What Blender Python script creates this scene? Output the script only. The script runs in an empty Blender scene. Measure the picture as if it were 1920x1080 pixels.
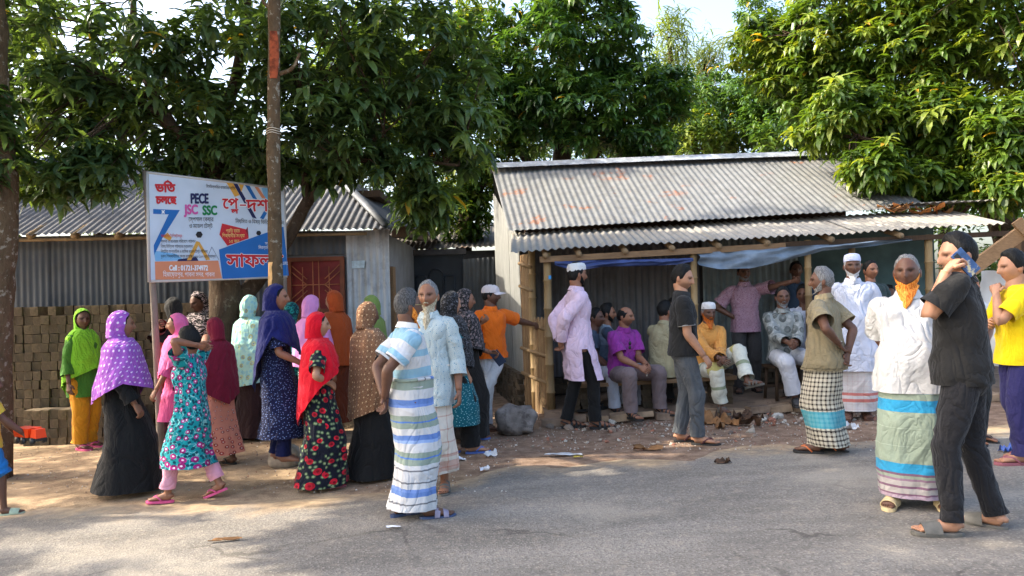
import bpy, math, random
import numpy as np
from mathutils import Vector, Matrix, geometry

# ------------------------------------------------------------------ camera, sky, sun, exposure
SC = bpy.context.scene
COL = SC.collection
R = math.radians
FPX, CAMH = 1420.0, 1.47
ROLL, PITCH = R(1.6), math.atan(25 / 1420.0)
_r = np.array([math.cos(ROLL), 0, -math.sin(ROLL)])
_f = np.array([0, math.cos(PITCH), math.sin(PITCH)])
_u = np.cross(_r, _f); _u /= np.linalg.norm(_u)
_f = np.cross(_u, _r)
CAM = np.array([0, 0, CAMH])
cam = bpy.data.cameras.new('camera'); cam_o = bpy.data.objects.new('camera', cam); COL.objects.link(cam_o)
cam.sensor_width = 36; cam.lens = FPX / 1920 * 36; cam.clip_end = 2000; cam.clip_start = .05
cam_o.matrix_world = Matrix(((_r[0], _u[0], -_f[0], 0), (_r[1], _u[1], -_f[1], 0), (_r[2], _u[2], -_f[2], CAMH), (0, 0, 0, 1)))
SC.camera = cam_o

SUN_AZ = R(-87)      # compass-like: angle from +Y towards +X of where the sun stands (left, slightly ahead)
SUN_EL = R(37)
W = bpy.data.worlds.new('World'); SC.world = W; W.use_nodes = True
_nt = W.node_tree; _bg = _nt.nodes['Background']
_sky = _nt.nodes.new('ShaderNodeTexSky'); _sky.sky_type = 'NISHITA'; _sky.sun_disc = False
_sky.sun_elevation = SUN_EL; _sky.sun_rotation = SUN_AZ
_sky.air_density = 1.0; _sky.dust_density = 5.0; _sky.ozone_density = 1.0
_nt.links.new(_sky.outputs[0], _bg.inputs[0]); _bg.inputs[1].default_value = 0.15
sun = bpy.data.lights.new('sun', 'SUN'); sun.energy = 2.2; sun.angle = R(.55); sun.color = (1, .90, .74)
sun_o = bpy.data.objects.new('sun', sun); COL.objects.link(sun_o)
_sd = Vector((math.sin(SUN_AZ) * math.cos(SUN_EL), math.cos(SUN_AZ) * math.cos(SUN_EL), math.sin(SUN_EL)))
sun_o.rotation_euler = _sd.to_track_quat('Z', 'Y').to_euler()
SC.view_settings.view_transform = 'Standard'; SC.view_settings.look = 'None'
SC.view_settings.exposure = 2.15; SC.view_settings.gamma = 1
SC.cycles.max_bounces = 6; SC.cycles.diffuse_bounces = 3; SC.cycles.glossy_bounces = 2
SC.cycles.transmission_bounces = 4; SC.cycles.transparent_max_bounces = 4
SC.cycles.sample_clamp_indirect = 4
SC.cycles.use_denoising = True

# ------------------------------------------------------------------ geometry helpers
def sm(t): t = np.clip(t, 0, 1); return t * t * (3 - 2 * t)
def gz(x, y):
    """height of the ground: a gentle rise to the right, road crown, raised strip by the shed"""
    x = np.clip(np.asarray(x, float), -14, 14); y = np.asarray(y, float)
    z = .026 * x
    z = z + .05 * sm((y - 8.2) / .9) * sm((x + .4) / .8)
    return z
def at(px, py, Y):
    d = _f + (px - 960) / FPX * _r + (540 - py) / FPX * _u
    return CAM + d * (Y / d[1])
def G(px, py, lift=0.):
    d = _f + (px - 960) / FPX * _r + (540 - py) / FPX * _u
    t = 5.0
    for _ in range(40):
        p = CAM + d * t
        t += (gz(p[0], p[1]) + lift - p[2]) / d[2] * .9
    return CAM + d * t

RNG = np.random.default_rng(11)
def _h(ix, iy, iz, s):
    n = (ix * 374761393 + iy * 668265263 + iz * 2147483647 + s * 974634221) & 0xffffffff
    n = ((n ^ (n >> 13)) * 1274126177) & 0xffffffff
    return ((n ^ (n >> 16)) & 0xffff) / 32767.5 - 1
def vnoise(P, s=0):
    P = np.asarray(P, float); I = np.floor(P).astype(np.int64); F = P - I; F = F * F * (3 - 2 * F)
    o = 0
    for dx in (0, 1):
        for dy in (0, 1):
            for dz in (0, 1):
                w = np.where(dx, F[..., 0], 1 - F[..., 0]) * np.where(dy, F[..., 1], 1 - F[..., 1]) * np.where(dz, F[..., 2], 1 - F[..., 2])
                o = o + w * _h(I[..., 0] + dx, I[..., 1] + dy, I[..., 2] + dz, s)
    return o
def fnoise(P, s=0, o=3):
    a, t = 1., 0
    for i in range(o): t = t + a * vnoise(np.asarray(P) * 2 ** i, s + i); a *= .5
    return t

class MB:
    """collects welded grids, boxes and tubes and links them as ONE mesh object"""
    def __init__(s): s.v = []; s.f = []; s.uv = []; s.c = []; s.mi = []; s.n = 0; s.smooth = []
    def add(s, V, F, UV=None, C=None, mi=0, smooth=True):
        V = np.asarray(V, float).reshape(-1, 3)
        s.v.append(V)
        for k, f in enumerate(F):
            s.f.append([i + s.n for i in f]); s.mi.append(mi); s.smooth.append(smooth)
            s.uv.extend(UV[k] if UV is not None else [(V[i][0], V[i][2]) for i in f])
        s.c.append(np.ones((len(V), 3)) if C is None else np.broadcast_to(np.asarray(C, float), (len(V), 3)))
        s.n += len(V)
    def grid(s, P, UV=None, closed=False, cap0=False, cap1=False, C=None, mi=0, smooth=True, keep=None):
        nr, nc = P.shape[:2]
        if UV is None:
            UV = np.zeros((nr, nc + 1, 2)); UV[..., 0] = np.linspace(0, 1, nc + 1)[None]; UV[..., 1] = np.linspace(0, 1, nr)[:, None]
        F = []; U = []
        cc = nc if closed else nc - 1
        for i in range(nr - 1):
            for j in range(cc):
                if keep is not None and not keep[i, j]: continue
                j2 = (j + 1) % nc
                F.append((i * nc + j, i * nc + j2, (i + 1) * nc + j2, (i + 1) * nc + j))
                U.append((UV[i, j], UV[i, j + 1], UV[i + 1, j + 1], UV[i + 1, j]))
        if cap0: F.append(tuple(range(nc))[::-1]); U.append([UV[0, j] for j in range(nc)][::-1])
        if cap1: F.append(tuple((nr - 1) * nc + j for j in range(nc))); U.append([UV[-1, j] for j in range(nc)])
        s.add(P.reshape(-1, 3), F, U, None if C is None else np.asarray(C).reshape(-1, 3), mi, smooth)
    def box(s, c, h, M=None, mi=0, taper=1.0):
        V = np.array([[x * (taper if z > 0 else 1), y * (taper if z > 0 else 1), z] for x in (-1, 1) for y in (-1, 1) for z in (-1, 1)], float) * np.asarray(h)
        if M is not None: V = V @ np.asarray(M).T
        s.add(V + np.asarray(c), [(0, 1, 3, 2), (4, 6, 7, 5), (0, 4, 5, 1), (2, 3, 7, 6), (0, 2, 6, 4), (1, 5, 7, 3)], mi=mi, smooth=False)
    def build(s, name, m=None, parent=None, loc=None):
        me = bpy.data.meshes.new(name)
        V = np.concatenate(s.v) if s.v else np.zeros((0, 3))
        me.from_pydata(V.tolist(), [], s.f)
        if s.f:
            uvl = me.uv_layers.new(name='UVMap'); uvl.data.foreach_set('uv', np.asarray(s.uv, np.float32).ravel())
            ca = me.color_attributes.new('tint', 'FLOAT_COLOR', 'POINT')
            C = np.concatenate(s.c); ca.data.foreach_set('color', np.hstack([C, np.ones((len(C), 1))]).astype(np.float32).ravel())
            me.polygons.foreach_set('material_index', s.mi); me.polygons.foreach_set('use_smooth', s.smooth)
        for x in (m if isinstance(m, (list, tuple)) else [m]):
            if x: me.materials.append(x)
        me.update()
        return link(name, me, parent, loc)
def link(name, me, parent=None, loc=None):
    o = bpy.data.objects.new(name, me); COL.objects.link(o)
    if parent is not None: o.parent = parent
    if loc is not None: o.location = loc
    return o
def empty(name, loc=(0, 0, 0), rz=0, **k):
    o = bpy.data.objects.new(name, None); COL.objects.link(o); o.location = loc; o.rotation_euler = (0, 0, rz)
    o.empty_display_size = .1
    return tag(o, **k)
def tag(o, label=None, cat=None, group=None, kind=None):
    if label: o['label'] = label
    if cat: o['category'] = cat
    if group: o['group'] = group
    if kind: o['kind'] = kind
    return o

def crom(C, k):
    C = np.asarray(C, float)
    if k <= 1 or len(C) < 2: return C
    Pp = np.vstack([2 * C[0] - C[1], C, 2 * C[-1] - C[-2]])
    out = []
    for i in range(1, len(Pp) - 2):
        a, b, c, d = Pp[i - 1], Pp[i], Pp[i + 1], Pp[i + 2]
        for j in range(k):
            t = j / k
            out.append(.5 * ((2 * b) + (c - a) * t + (2 * a - 5 * b + 4 * c - d) * t * t + (3 * b - a - 3 * c + d) * t ** 3))
    out.append(C[-1]); return np.array(out)
def nrm(v): v = np.asarray(v, float); return v / (np.linalg.norm(v, axis=-1, keepdims=True) + 1e-9)
def tube(mb, rows, k=3, n=12, ref=(1, 0, 0), cap=(True, True), disp=None, pw=2.0, C=None, uvo=0., mi=0, smooth=True):
    """loft: rows of x,y,z,ra,rb ; ra along ref, rb across"""
    A = crom(np.array([list(r) + [r[3]] if len(r) == 4 else list(r) for r in rows], float), k)
    c = A[:, :3]; ra = np.maximum(A[:, 3], .0015); rb = np.maximum(A[:, 4], .0015)
    t = nrm(np.gradient(c, axis=0)); ref = np.asarray(ref, float)
    a = ref[None] - (t @ ref)[:, None] * t
    bad = np.linalg.norm(a, axis=1) < .05
    if bad.any():
        r2 = np.array([0, 1., .1]); a2 = r2[None] - (t @ r2)[:, None] * t; a[bad] = a2[bad]
    a = nrm(a); b = np.cross(t, a)
    th = np.arange(n) / n * 2 * math.pi
    ct, st = np.cos(th), np.sin(th)
    if pw != 2:
        q = (np.abs(ct) ** pw + np.abs(st) ** pw) ** (-1 / pw); ct, st = ct * q, st * q
    rad = a[:, None] * (ra[:, None] * ct)[..., None] + b[:, None] * (rb[:, None] * st)[..., None]
    P = c[:, None] + rad
    L = np.concatenate([[0], np.cumsum(np.linalg.norm(np.diff(c, axis=0), axis=1))])
    if disp is not None: P = P + nrm(rad) * disp(th[None, :] + 0 * L[:, None], L[:, None] + 0 * th[None, :], P)[..., None]
    UV = np.zeros((len(L), n + 1, 2)); UV[..., 0] = np.linspace(0, 1, n + 1)[None] * 2 * math.pi * np.mean(np.maximum(ra, rb)) * .9 + uvo; UV[..., 1] = L[:, None]
    mb.grid(P, UV, True, cap[0], cap[1], C=None if C is None else np.broadcast_to(np.asarray(C, float), P.shape), mi=mi, smooth=smooth)
    return P

# ------------------------------------------------------------------ materials
MATS = {}
class NT:
    def __init__(s, name):
        s.m = bpy.data.materials.new(name); s.m.use_nodes = True; s.t = s.m.node_tree
        s.b = s.t.nodes['Principled BSDF']; s.out = s.t.nodes['Material Output']
    def n(s, typ, ins=None, **k):
        x = s.t.nodes.new('ShaderNode' + typ)
        for a, b in k.items(): setattr(x, a, b)
        for a, b in (ins or {}).items(): s.set(x.inputs[a], b)
        return x
    def set(s, sock, v):
        if isinstance(v, bpy.types.NodeSocket): s.t.links.new(v, sock)
        elif isinstance(v, bpy.types.Node): s.t.links.new(v.outputs[0], sock)
        else:
            if sock.type == 'RGBA' and len(v) == 3: v = (*v, 1)
            sock.default_value = v
    def math(s, op, a, b=0, c=0): x = s.n('Math', operation=op); s.set(x.inputs[0], a); s.set(x.inputs[1], b); s.set(x.inputs[2], c); return x.outputs[0]
    def vm(s, op, a, b=(0, 0, 0)): x = s.n('VectorMath', operation=op); s.set(x.inputs[0], a); s.set(x.inputs[1], b); return x.outputs[0] if op not in ('LENGTH', 'DISTANCE', 'DOT_PRODUCT') else x.outputs[1]
    def mix(s, f, a, b, mode='MIX'):
        x = s.n('Mix', data_type='RGBA', blend_type=mode); s.set(x.inputs[0], f); s.set(x.inputs[6], a); s.set(x.inputs[7], b); return x.outputs[2]
    def ramp(s, f, stops, interp='LINEAR'):
        x = s.n('ValToRGB'); r = x.color_ramp; r.interpolation = interp
        while len(r.elements) < len(stops): r.elements.new(.5)
        for e, (p, c) in zip(r.elements, stops): e.position = p; e.color = (*c, 1) if len(c) == 3 else c
        s.set(x.inputs[0], f); return x.outputs[0]
    def step(s, v, lo, hi):
        x = s.n('MapRange'); x.interpolation_type = 'SMOOTHSTEP'; s.set(x.inputs[0], v); s.set(x.inputs[1], lo); s.set(x.inputs[2], hi); return x.outputs[0]
    def noise(s, vec, scale, detail=3, rough=.55, dist=0): x = s.n('TexNoise', {'Vector': vec, 'Scale': scale, 'Detail': detail, 'Roughness': rough, 'Distortion': dist}); return x.outputs[0]
    def obj(s): return s.n('TexCoord').outputs['Object']
    def pos(s): return s.n('NewGeometry').outputs['Position']
    def uv(s): return s.n('TexCoord').outputs['UV']
    def bump(s, h, strength=.3, dist=.01): s.set(s.b.inputs['Normal'], s.n('Bump', {'Height': h, 'Strength': strength, 'Distance': dist}))
    def col(s, c): s.set(s.b.inputs['Base Color'], c)
    def rough(s, v): s.set(s.b.inputs['Roughness'], v)
def g(v): return (v, v, v)
def L(*c):
    """sRGB 0-255 to linear"""
    return tuple((x / 255 / 12.92) if x <= 10 else (((x / 255 + .055) / 1.055) ** 2.4) for x in c)

def simple(name, col, rough=.7, var=.25, scale=8., bump=.2, bscale=40., metal=0, stain=None, spec=.4):
    if name in MATS: return MATS[name]
    t = NT(name); o = t.obj()
    n1 = t.noise(o, scale, 4)
    c = t.mix(t.step(n1, .3, .7), tuple(x * (1 - var) for x in col), tuple(min(1, x * (1 + var)) for x in col))
    if stain: c = t.mix(t.math('MULTIPLY', t.step(t.noise(o, stain[1], 5, .65), .52, .66), stain[2]), c, stain[0])
    t.col(c); t.rough(rough); t.b.inputs['Metallic'].default_value = metal; t.b.inputs['Specular IOR Level'].default_value = spec
    if bump: t.bump(t.noise(o, bscale, 4, .6), bump, .01)
    MATS[name] = t.m; return t.m
# ------------------------------------------------------------------ cloth, skin, hair
def _cloth_end(t, c, rough=.85, bump=.35, weave=0.35):
    o = t.obj()
    w0 = t.noise(t.vm('MULTIPLY', o, (1, 1, .55)), 5.5, 2.5, .5, 1.2); w = t.math('POWER', t.math('ABSOLUTE', t.math('SUBTRACT', t.math('MULTIPLY', w0, 2.), 1.)), .6)
    h = t.math('ADD', t.math('MULTIPLY', w, 1.0), t.math('MULTIPLY', t.noise(o, 45, 2), .25))
    c = t.mix(t.step(t.noise(o, 5, 3), .35, .7), t.mix(1., c, g(.86), 'MULTIPLY'), c)
    t.col(c); t.rough(rough); t.bump(h, min(1., bump * 1.25), .05)
    t.b.inputs['Specular IOR Level'].default_value = .2
    t.b.inputs['Sheen Weight'].default_value = .08
    return t.m
def plain(name, c, rough=.85, bump=.35):
    if name in MATS: return MATS[name]
    t = NT(name); MATS[name] = _cloth_end(t, t.mix(0., c, c), rough, bump); return MATS[name]
def sep(t, v): x = t.n('SeparateXYZ', {0: v}); return x.outputs[0], x.outputs[1], x.outputs[2]
def stripes(name, length, stops, wobble=.0, interp='CONSTANT', mul=None):
    """bands along v (metres from the hem)"""
    t = NT(name); u, v, _ = sep(t, t.uv())
    if wobble: v = t.math('ADD', v, t.math('MULTIPLY', t.math('SUBTRACT', t.noise(t.obj(), 3, 2), .5), wobble))
    c = t.ramp(t.math('DIVIDE', v, length), stops, interp)
    return _cloth_end(t, c)
def per(t, x, p): return t.math('ABSOLUTE', t.math('SUBTRACT', t.math('FRACT', t.math('DIVIDE', x, p)), .5))
def checks(name, bg, line, p=.045, w=.16, band=None, wide=None):
    t = NT(name); u, v, _ = sep(t, t.uv())
    a = t.math('LESS_THAN', per(t, u, p), w); b = t.math('LESS_THAN', per(t, v, p), w)
    c = t.mix(t.math('MULTIPLY', t.math('ADD', a, b), .5), bg, line)
    for (lo, hi, col, k) in (band or []):
        m = t.math('MULTIPLY', t.math('GREATER_THAN', v, lo), t.math('LESS_THAN', v, hi)); c = t.mix(t.math('MULTIPLY', m, k), c, col)
    return _cloth_end(t, c)
def dots(name, bg, dot, p=.05, r=.2, jitter=.25):
    t = NT(name); x = t.n('TexVoronoi', {'Vector': t.uv(), 'Scale': 1 / p, 'Randomness': jitter}); x.voronoi_dimensions = '2D'
    return _cloth_end(t, t.mix(t.step(x.outputs['Distance'], r + .05, r), bg, dot))
def floral(name, bg, flower, centre, leaf, p=.10, r=.36, small=None, line=None, petals=5):
    t = NT(name); uv = t.uv()
    x = t.n('TexVoronoi', {'Vector': uv, 'Scale': 1 / p, 'Randomness': .75}); x.voronoi_dimensions = '2D'
    d = x.outputs['Distance']; dv = t.vm('SUBTRACT', uv, x.outputs['Position']); a, b, _ = sep(t, t.vm('SUBTRACT', t.vm('MULTIPLY', uv, (1 / p,) * 3), x.outputs['Position']))
    ang = t.math('ARCTAN2', b, a); pet = t.math('MULTIPLY', t.math('COSINE', t.math('MULTIPLY', ang, petals)), .22)
    rr = t.math('MULTIPLY', r, t.math('ADD', .85, pet))
    fl = t.math('LESS_THAN', d, rr); ce = t.math('LESS_THAN', d, r * .32)
    y = t.n('TexVoronoi', {'Vector': t.vm('ADD', uv, (.037, .021, 0)), 'Scale': 2.1 / p, 'Randomness': 1.}); y.voronoi_dimensions = '2D'
    c = bg
    n = t.noise(uv, 14 / p / 10, 3)
    if line: c = t.mix(t.math('LESS_THAN', t.math('ABSOLUTE', t.math('SUBTRACT', t.noise(uv, .8 / p, 2), .5)), .014), c, line)
    if leaf: c = t.mix(t.step(y.outputs['Distance'], .34, .28), c, leaf)
    if small: c = t.mix(t.step(y.outputs['Distance'], .2, .15), c, small)
    fc = t.mix(t.step(n, .42, .6), tuple(q * .55 for q in flower), flower)
    c = t.mix(fl, c, fc); c = t.mix(ce, c, centre)
    return _cloth_end(t, c)
def motif(name, bg, fg, p=.03, th=.5, d=.0, fg2=None):
    t = NT(name); uv = t.uv()
    x = t.n('TexVoronoi', {'Vector': uv, 'Scale': 1 / p, 'Randomness': .35}); x.voronoi_dimensions = '2D'; x.distance = 'MANHATTAN'
    k = t.math('ABSOLUTE', t.math('SINE', t.math('MULTIPLY', x.outputs['Distance'], 9 + d)))
    c = t.mix(t.step(k, th, th + .15), bg, fg)
    if fg2: c = t.mix(t.math('LESS_THAN', x.outputs['Distance'], .16), c, fg2)
    return _cloth_end(t, c)
def strokes(name, bg, fg, scale=(14, 40), th=.56, dist=1.5):
    t = NT(name); n = t.noise(t.vm('MULTIPLY', t.uv(), (scale[0], scale[1], 1)), 1., 2, .5, dist)
    return _cloth_end(t, t.mix(t.step(n, th, th + .04), bg, fg))
def skin_mat(name, c):
    t = NT(name); a = t.n('Attribute', attribute_name='tint'); o = t.obj()
    k = t.mix(t.step(t.noise(o, 14, 4), .3, .75), tuple(x * .86 for x in c), tuple(min(1, x * 1.08) for x in c))
    t.col(t.mix(1., k, a.outputs['Color'], 'MULTIPLY')); t.rough(t.math('ADD', .42, t.math('MULTIPLY', t.noise(o, 30, 2), .2)))
    t.b.inputs['Subsurface Weight'].default_value = .06; t.b.inputs['Subsurface Radius'].default_value = (.01, .004, .002); t.b.inputs['Specular IOR Level'].default_value = .4
    t.bump(t.noise(o, 90, 3), .12, .004); return t.m
SKIN = {'mid': skin_mat('skin_brown', L(142, 98, 74)), 'dark': skin_mat('skin_dark_brown', L(104, 72, 56)), 'light': skin_mat('skin_light_brown', L(174, 128, 100)), 'grey': skin_mat('skin_weathered', L(140, 94, 70))}
def hair_mat(name, c, c2=None, rough=.5):
    t = NT(name); o = t.obj(); n = t.noise(t.vm('MULTIPLY', o, (1, 1, .18)), 170, 3, .6)
    t.col(t.mix(t.step(n, .35, .65), c, c2 or tuple(x * 1.8 for x in c))); t.rough(rough); t.bump(n, .6, .008); t.b.inputs['Specular IOR Level'].default_value = .12; return t.m
HAIR = {'black': hair_mat('hair_black', g(.006), g(.014)), 'grey': hair_mat('hair_grey', g(.09), g(.24)), 'saltpepper': hair_mat('hair_salt_and_pepper', g(.03), g(.11)),
        'white': hair_mat('hair_white', g(.28), g(.72)), 'henna': hair_mat('hair_henna_orange', L(196, 86, 14), L(250, 170, 76)), 'stubble': hair_mat('hair_stubble', g(.012), g(.06)), 'yellowgrey': hair_mat('hair_yellow_grey', L(130, 118, 92), L(200, 192, 170)),
        'rust': hair_mat('hair_rust', L(150, 66, 22), L(215, 120, 50))}
RUB = lambda n, c: simple('rubber_' + n, c, .6, .15, 20, .15, 80)
# ================================================================== PEOPLE
PI = math.pi
def rot(ax, a):
    c, s = math.cos(a), math.sin(a)
    return np.array({'x': [[1, 0, 0], [0, c, -s], [0, s, c]], 'y': [[c, 0, s], [0, 1, 0], [-s, 0, c]], 'z': [[c, -s, 0], [s, c, 0], [0, 0, 1]]}[ax], float)
def ga(v, c, s): return np.exp(-((v - c) / s) ** 2)
def head_surf(th, ph):
    """head of a 1.7 m adult about its centre; th 0 = face, ph 0 = crown"""
    x = .077 * np.sin(ph) * np.sin(th); y = .099 * np.sin(ph) * np.cos(th); z = .118 * np.cos(ph) + 0 * th
    t = np.clip(-z / .118, 0, 1); fr = y > 0
    x = x * (1 - .24 * t ** 1.5) * (1 + .04 * np.clip(z / .118, 0, 1))
    y = np.where(fr, y * (1 - .10 * t), y * (1 - .38 * t ** 1.2))
    f = np.clip(np.cos(th), 0, 1) ** .5 * fr
    ax = np.abs(x)
    nose = np.interp(z, [-.046, -.040, -.030, -.005, .018, .03], [0, .7, 1, .55, .22, 0])
    y = y + f * (.030 * nose * ga(x, 0, .0125) + .007 * ga(z, .026, .009) * ga(ax, .026, .026)
                 - .011 * ga(ax, .031, .017) * ga(z, .006, .012) + .005 * ga(ax, .045, .018) * ga(z, -.026, .02)
                 + .008 * ga(x, 0, .024) * ga(z, -.062, .013) - .006 * ga(x, 0, .022) * ga(z, -.0615, .0035) + .010 * ga(x, 0, .022) * ga(z, -.102, .016)
                 - .003 * ga(ax, .03, .012) * ga(z, -.055, .02))
    return np.stack([x, y, z], -1)
def head_tint(P, male, brow, stub=0.):
    x, y, z = np.abs(P[..., 0]), P[..., 1], P[..., 2]; f = (y > .03)
    T = np.ones(P.shape)
    def put(w, c):
        nonlocal T
        w = np.clip(w, 0, 1)[..., None]; T = T * (1 - w) + np.array(c) * w
    put(f * ga(x, .032, .016) * ga(z, .006, .012) * .55, (.62, .58, .55))
    put(f * (ga(x, .032, .0135) * ga(z, .006, .006)) * 1.4, (.95, .98, 1.02))
    put(f * (ga(x, .032, .0065) * ga(z, .006, .0065)) * 1.6, (.10, .08, .08)); put(f * ga(x, .032, .016) * ga(z, .0125, .0026) * 1.2, (.16, .13, .12))
    put(f * ga(z, .025 - .12 * (x - .03) ** 2 / .03, .0055) * (np.abs(x - .034) < .021) * .95, brow)
    put(f * ga(x, 0, .021) * ga(z, -.0615, .0065), (.82, .55, .52))
    put(f * ga(x, .010, .006) * ga(z, -.041, .004) * .6, (.4, .35, .33))
    if male: put(f * .35 * ga(z, -.085, .03) + f * .4 * ga(z, -.050, .005) * (x < .025), (.62, .6, .6))
    if stub: put((y > -.02) * stub * np.clip((-z - .028 - .5 * np.clip(.03 - y, 0, 1)) / .02, 0, 1) * (1 - ga(x, 0, .02) * ga(z, -.0615, .008)), (.30, .29, .29))
    return T
TH = PI * np.sign(np.linspace(-1, 1, 49)[:-1]) * np.abs(np.linspace(-1, 1, 49)[:-1]) ** 1.45
PH = np.linspace(.03, PI - .03, 44)

def ellip(mb, c, r, n=8, m=6, M=None, C=None):
    ph = np.linspace(.05, PI - .05, m); th = np.arange(n) / n * 2 * PI
    P = np.stack([np.sin(ph)[:, None] * np.cos(th), np.sin(ph)[:, None] * np.sin(th), np.cos(ph)[:, None] + 0 * th], -1) * np.asarray(r)
    if M is not None: P = P @ np.asarray(M).T
    mb.grid(P + np.asarray(c), closed=True, cap0=True, cap1=True, C=None if C is None else np.broadcast_to(C, P.shape))
def ik(S, T, l1, l2, pole):
    S, T = np.asarray(S, float), np.asarray(T, float); d = T - S; D = np.linalg.norm(d)
    D2 = min(D, (l1 + l2) * .999); u = d / (D + 1e-9); T = S + u * D2
    a = (l1 * l1 - l2 * l2 + D2 * D2) / (2 * D2); h = math.sqrt(max(0, l1 * l1 - a * a))
    p = np.asarray(pole, float); p = p - (p @ u) * u; p = p / (np.linalg.norm(p) + 1e-9)
    return S + u * a + p * h, T
def hand(mb, w, d, pn, s, side, curl=.5, C=(1, 1, 1), point=False):
    d = nrm(d); pn = np.asarray(pn, float); pn = nrm(pn - (pn @ d) * d); th = np.cross(d, pn) * side
    tube(mb, [(*(w - d * .02 * s), .027 * s, .021 * s), (*(w + d * .02 * s), .03 * s, .019 * s), (*(w + d * .06 * s), .042 * s, .016 * s), (*(w + d * .095 * s), .041 * s, .013 * s)], 2, 10, ref=th, C=C)
    for i, (o, ln) in enumerate(((.031, .068), (.0105, .078), (-.010, .073), (-.030, .056))):
        b = w + d * .085 * s + th * o * s; rows = []; a = 0.; q = b.copy(); r = .0098 * s
        cc = curl * (1 + .12 * i) * (0.15 if point and i == 0 else 1)
        for k in range(4):
            rows.append((*q, r * (1 - .10 * k)))
            a += cc * (.5 if k == 0 else .9); q = q + (d * math.cos(a) + pn * math.sin(a)) * ln * s / 3
        tube(mb, rows, 1, 6, ref=th, C=C)
    b = w + d * .028 * s + th * .030 * s; q1 = b + (th * .55 + d * .7 + pn * .35) * .035 * s; q2 = q1 + (d * .9 + pn * .4 + th * .1) * .030 * s
    tube(mb, [(*b, .013 * s), (*q1, .0115 * s), (*q2, .0085 * s)], 2, 6, ref=pn, C=C)
def foot_frame(o, yaw, pitch): return np.asarray(o, float), rot('z', yaw) @ rot('x', pitch)
def foot(mb, o, M, s, side, C):
    T = lambda p: o + M @ (np.array(p, float) * s)
    rows = [(0, -.045, .03, .02, .022), (0, -.04, .038, .031, .036), (0, 0, .045, .034, .046), (side * .003, .06, .036, .040, .034), (side * .004, .12, .024, .046, .022), (side * .002, .165, .017, .042, .015)]
    tube(mb, [(*T(r[:3]), r[3] * s, r[4] * s) for r in rows], 2, 10, ref=M @ np.array([1., 0, 0]), C=C)
    for i in range(5):
        x = -side * (.031 - .0155 * i); ln = (.055, .048, .042, .034, .025)[i]; r = (.0125, .009, .0085, .008, .0078)[i]
        tube(mb, [(*T((x, .15, .014)), r * s), (*T((x, .15 + ln * .7, .012)), r * s * .95), (*T((x, .15 + ln, .009)), r * s * .5)], 2, 6, ref=M @ np.array([1., 0, 0]), C=C)
def sandal(o, M, s, kind, side, name, msole, mstrap, parent):
    b = MB(); T = lambda p: o + (np.asarray(p, float) * s) @ M.T
    y = np.linspace(-.066, .215, 16); u = (y + .066) / .281
    w = np.interp(u, [0, .06, .2, .45, .7, .88, .97, 1], [.008, .026, .036, .036, .049, .046, .028, .006])
    off = side * np.interp(u, [0, .4, .75, 1], [0, .006, .002, -.008])
    thk = .022 if kind != 'shoe' else .02
    P = []
    for z, k in ((-thk, .94), (-thk * .5, 1.0), (0, 1.0), (.003, .9)):
        P.append(np.concatenate([np.stack([off + w * k, y, 0 * y + z], -1), np.stack([off - w * k, y, 0 * y + z], -1)[::-1]]))
    b.grid(T(np.array(P)), closed=True, cap0=True, cap1=True, smooth=False)
    b.build(name, msole, parent)
    c = MB()
    def strap(y0, y1, hgt, lean=0., wid=.05, n=9, rows=3):
        a = np.linspace(0, PI, n); Q = []
        for k in range(rows):
            t = k / (rows - 1); yy = y0 + (y1 - y0) * t
            Q.append(np.stack([np.cos(a) * (wid) + side * .003, yy + lean * np.sin(a), np.sin(a) ** .8 * (hgt - .018 * t) - .004], -1))
        Q = np.array(Q); Q2 = Q.copy(); Q2[..., 2] += .006; Q2[..., 0] *= 1.08
        c.grid(T(Q2)); c.grid(T(Q)[::-1]); c.grid(T(np.stack([Q[0], Q2[0]]))); c.grid(T(np.stack([Q2[-1], Q[-1]])))
    if kind == 'slide': strap(.055, .15, .066, .012)
    elif kind == 'two': strap(.045, .085, .072, .01); strap(.115, .155, .052, .0)
    elif kind == 'sandal':
        strap(.03, .055, .082, .0, .046); strap(.08, .10, .064, .012); strap(.13, .15, .046, 0.)
        tube(c, [(*T((.036, .03, .012)), .008 * s), (*T((.036, -.03, .045)), .008 * s), (*T((0, -.062, .055)), .008 * s), (*T((-.036, -.03, .045)), .008 * s), (*T((-.036, .03, .012)), .008 * s)], 2, 6, ref=(0, 0, 1))
    elif kind == 'flip':
        for q in (-1, 1):
            tube(c, [(*T((0 - side * .014, .158, .004)), .006 * s), (*T((q * .014 - side * .01, .135, .037)), .0085 * s), (*T((q * .034, .09, .043)), .010 * s), (*T((q * .047, .035, .0)), .007 * s)], 3, 6, ref=M[:, 2])
    elif kind == 'shoe':
        rows = [(0, -.064, .03, .02, .03), (0, -.05, .035, .036, .04), (0, 0, .04, .04, .048), (side * .003, .06, .036, .045, .04), (side * .004, .12, .028, .05, .030), (side * .002, .18, .022, .045, .022), (0, .208, .018, .02, .012)]
        tube(c, [(*T(r[:3]), r[3] * s, r[4] * s) for r in rows], 2, 12, ref=M[:, 0], cap=(True, True))
    c.build('strap' if kind != 'shoe' else 'upper', mstrap, parent)

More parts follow.
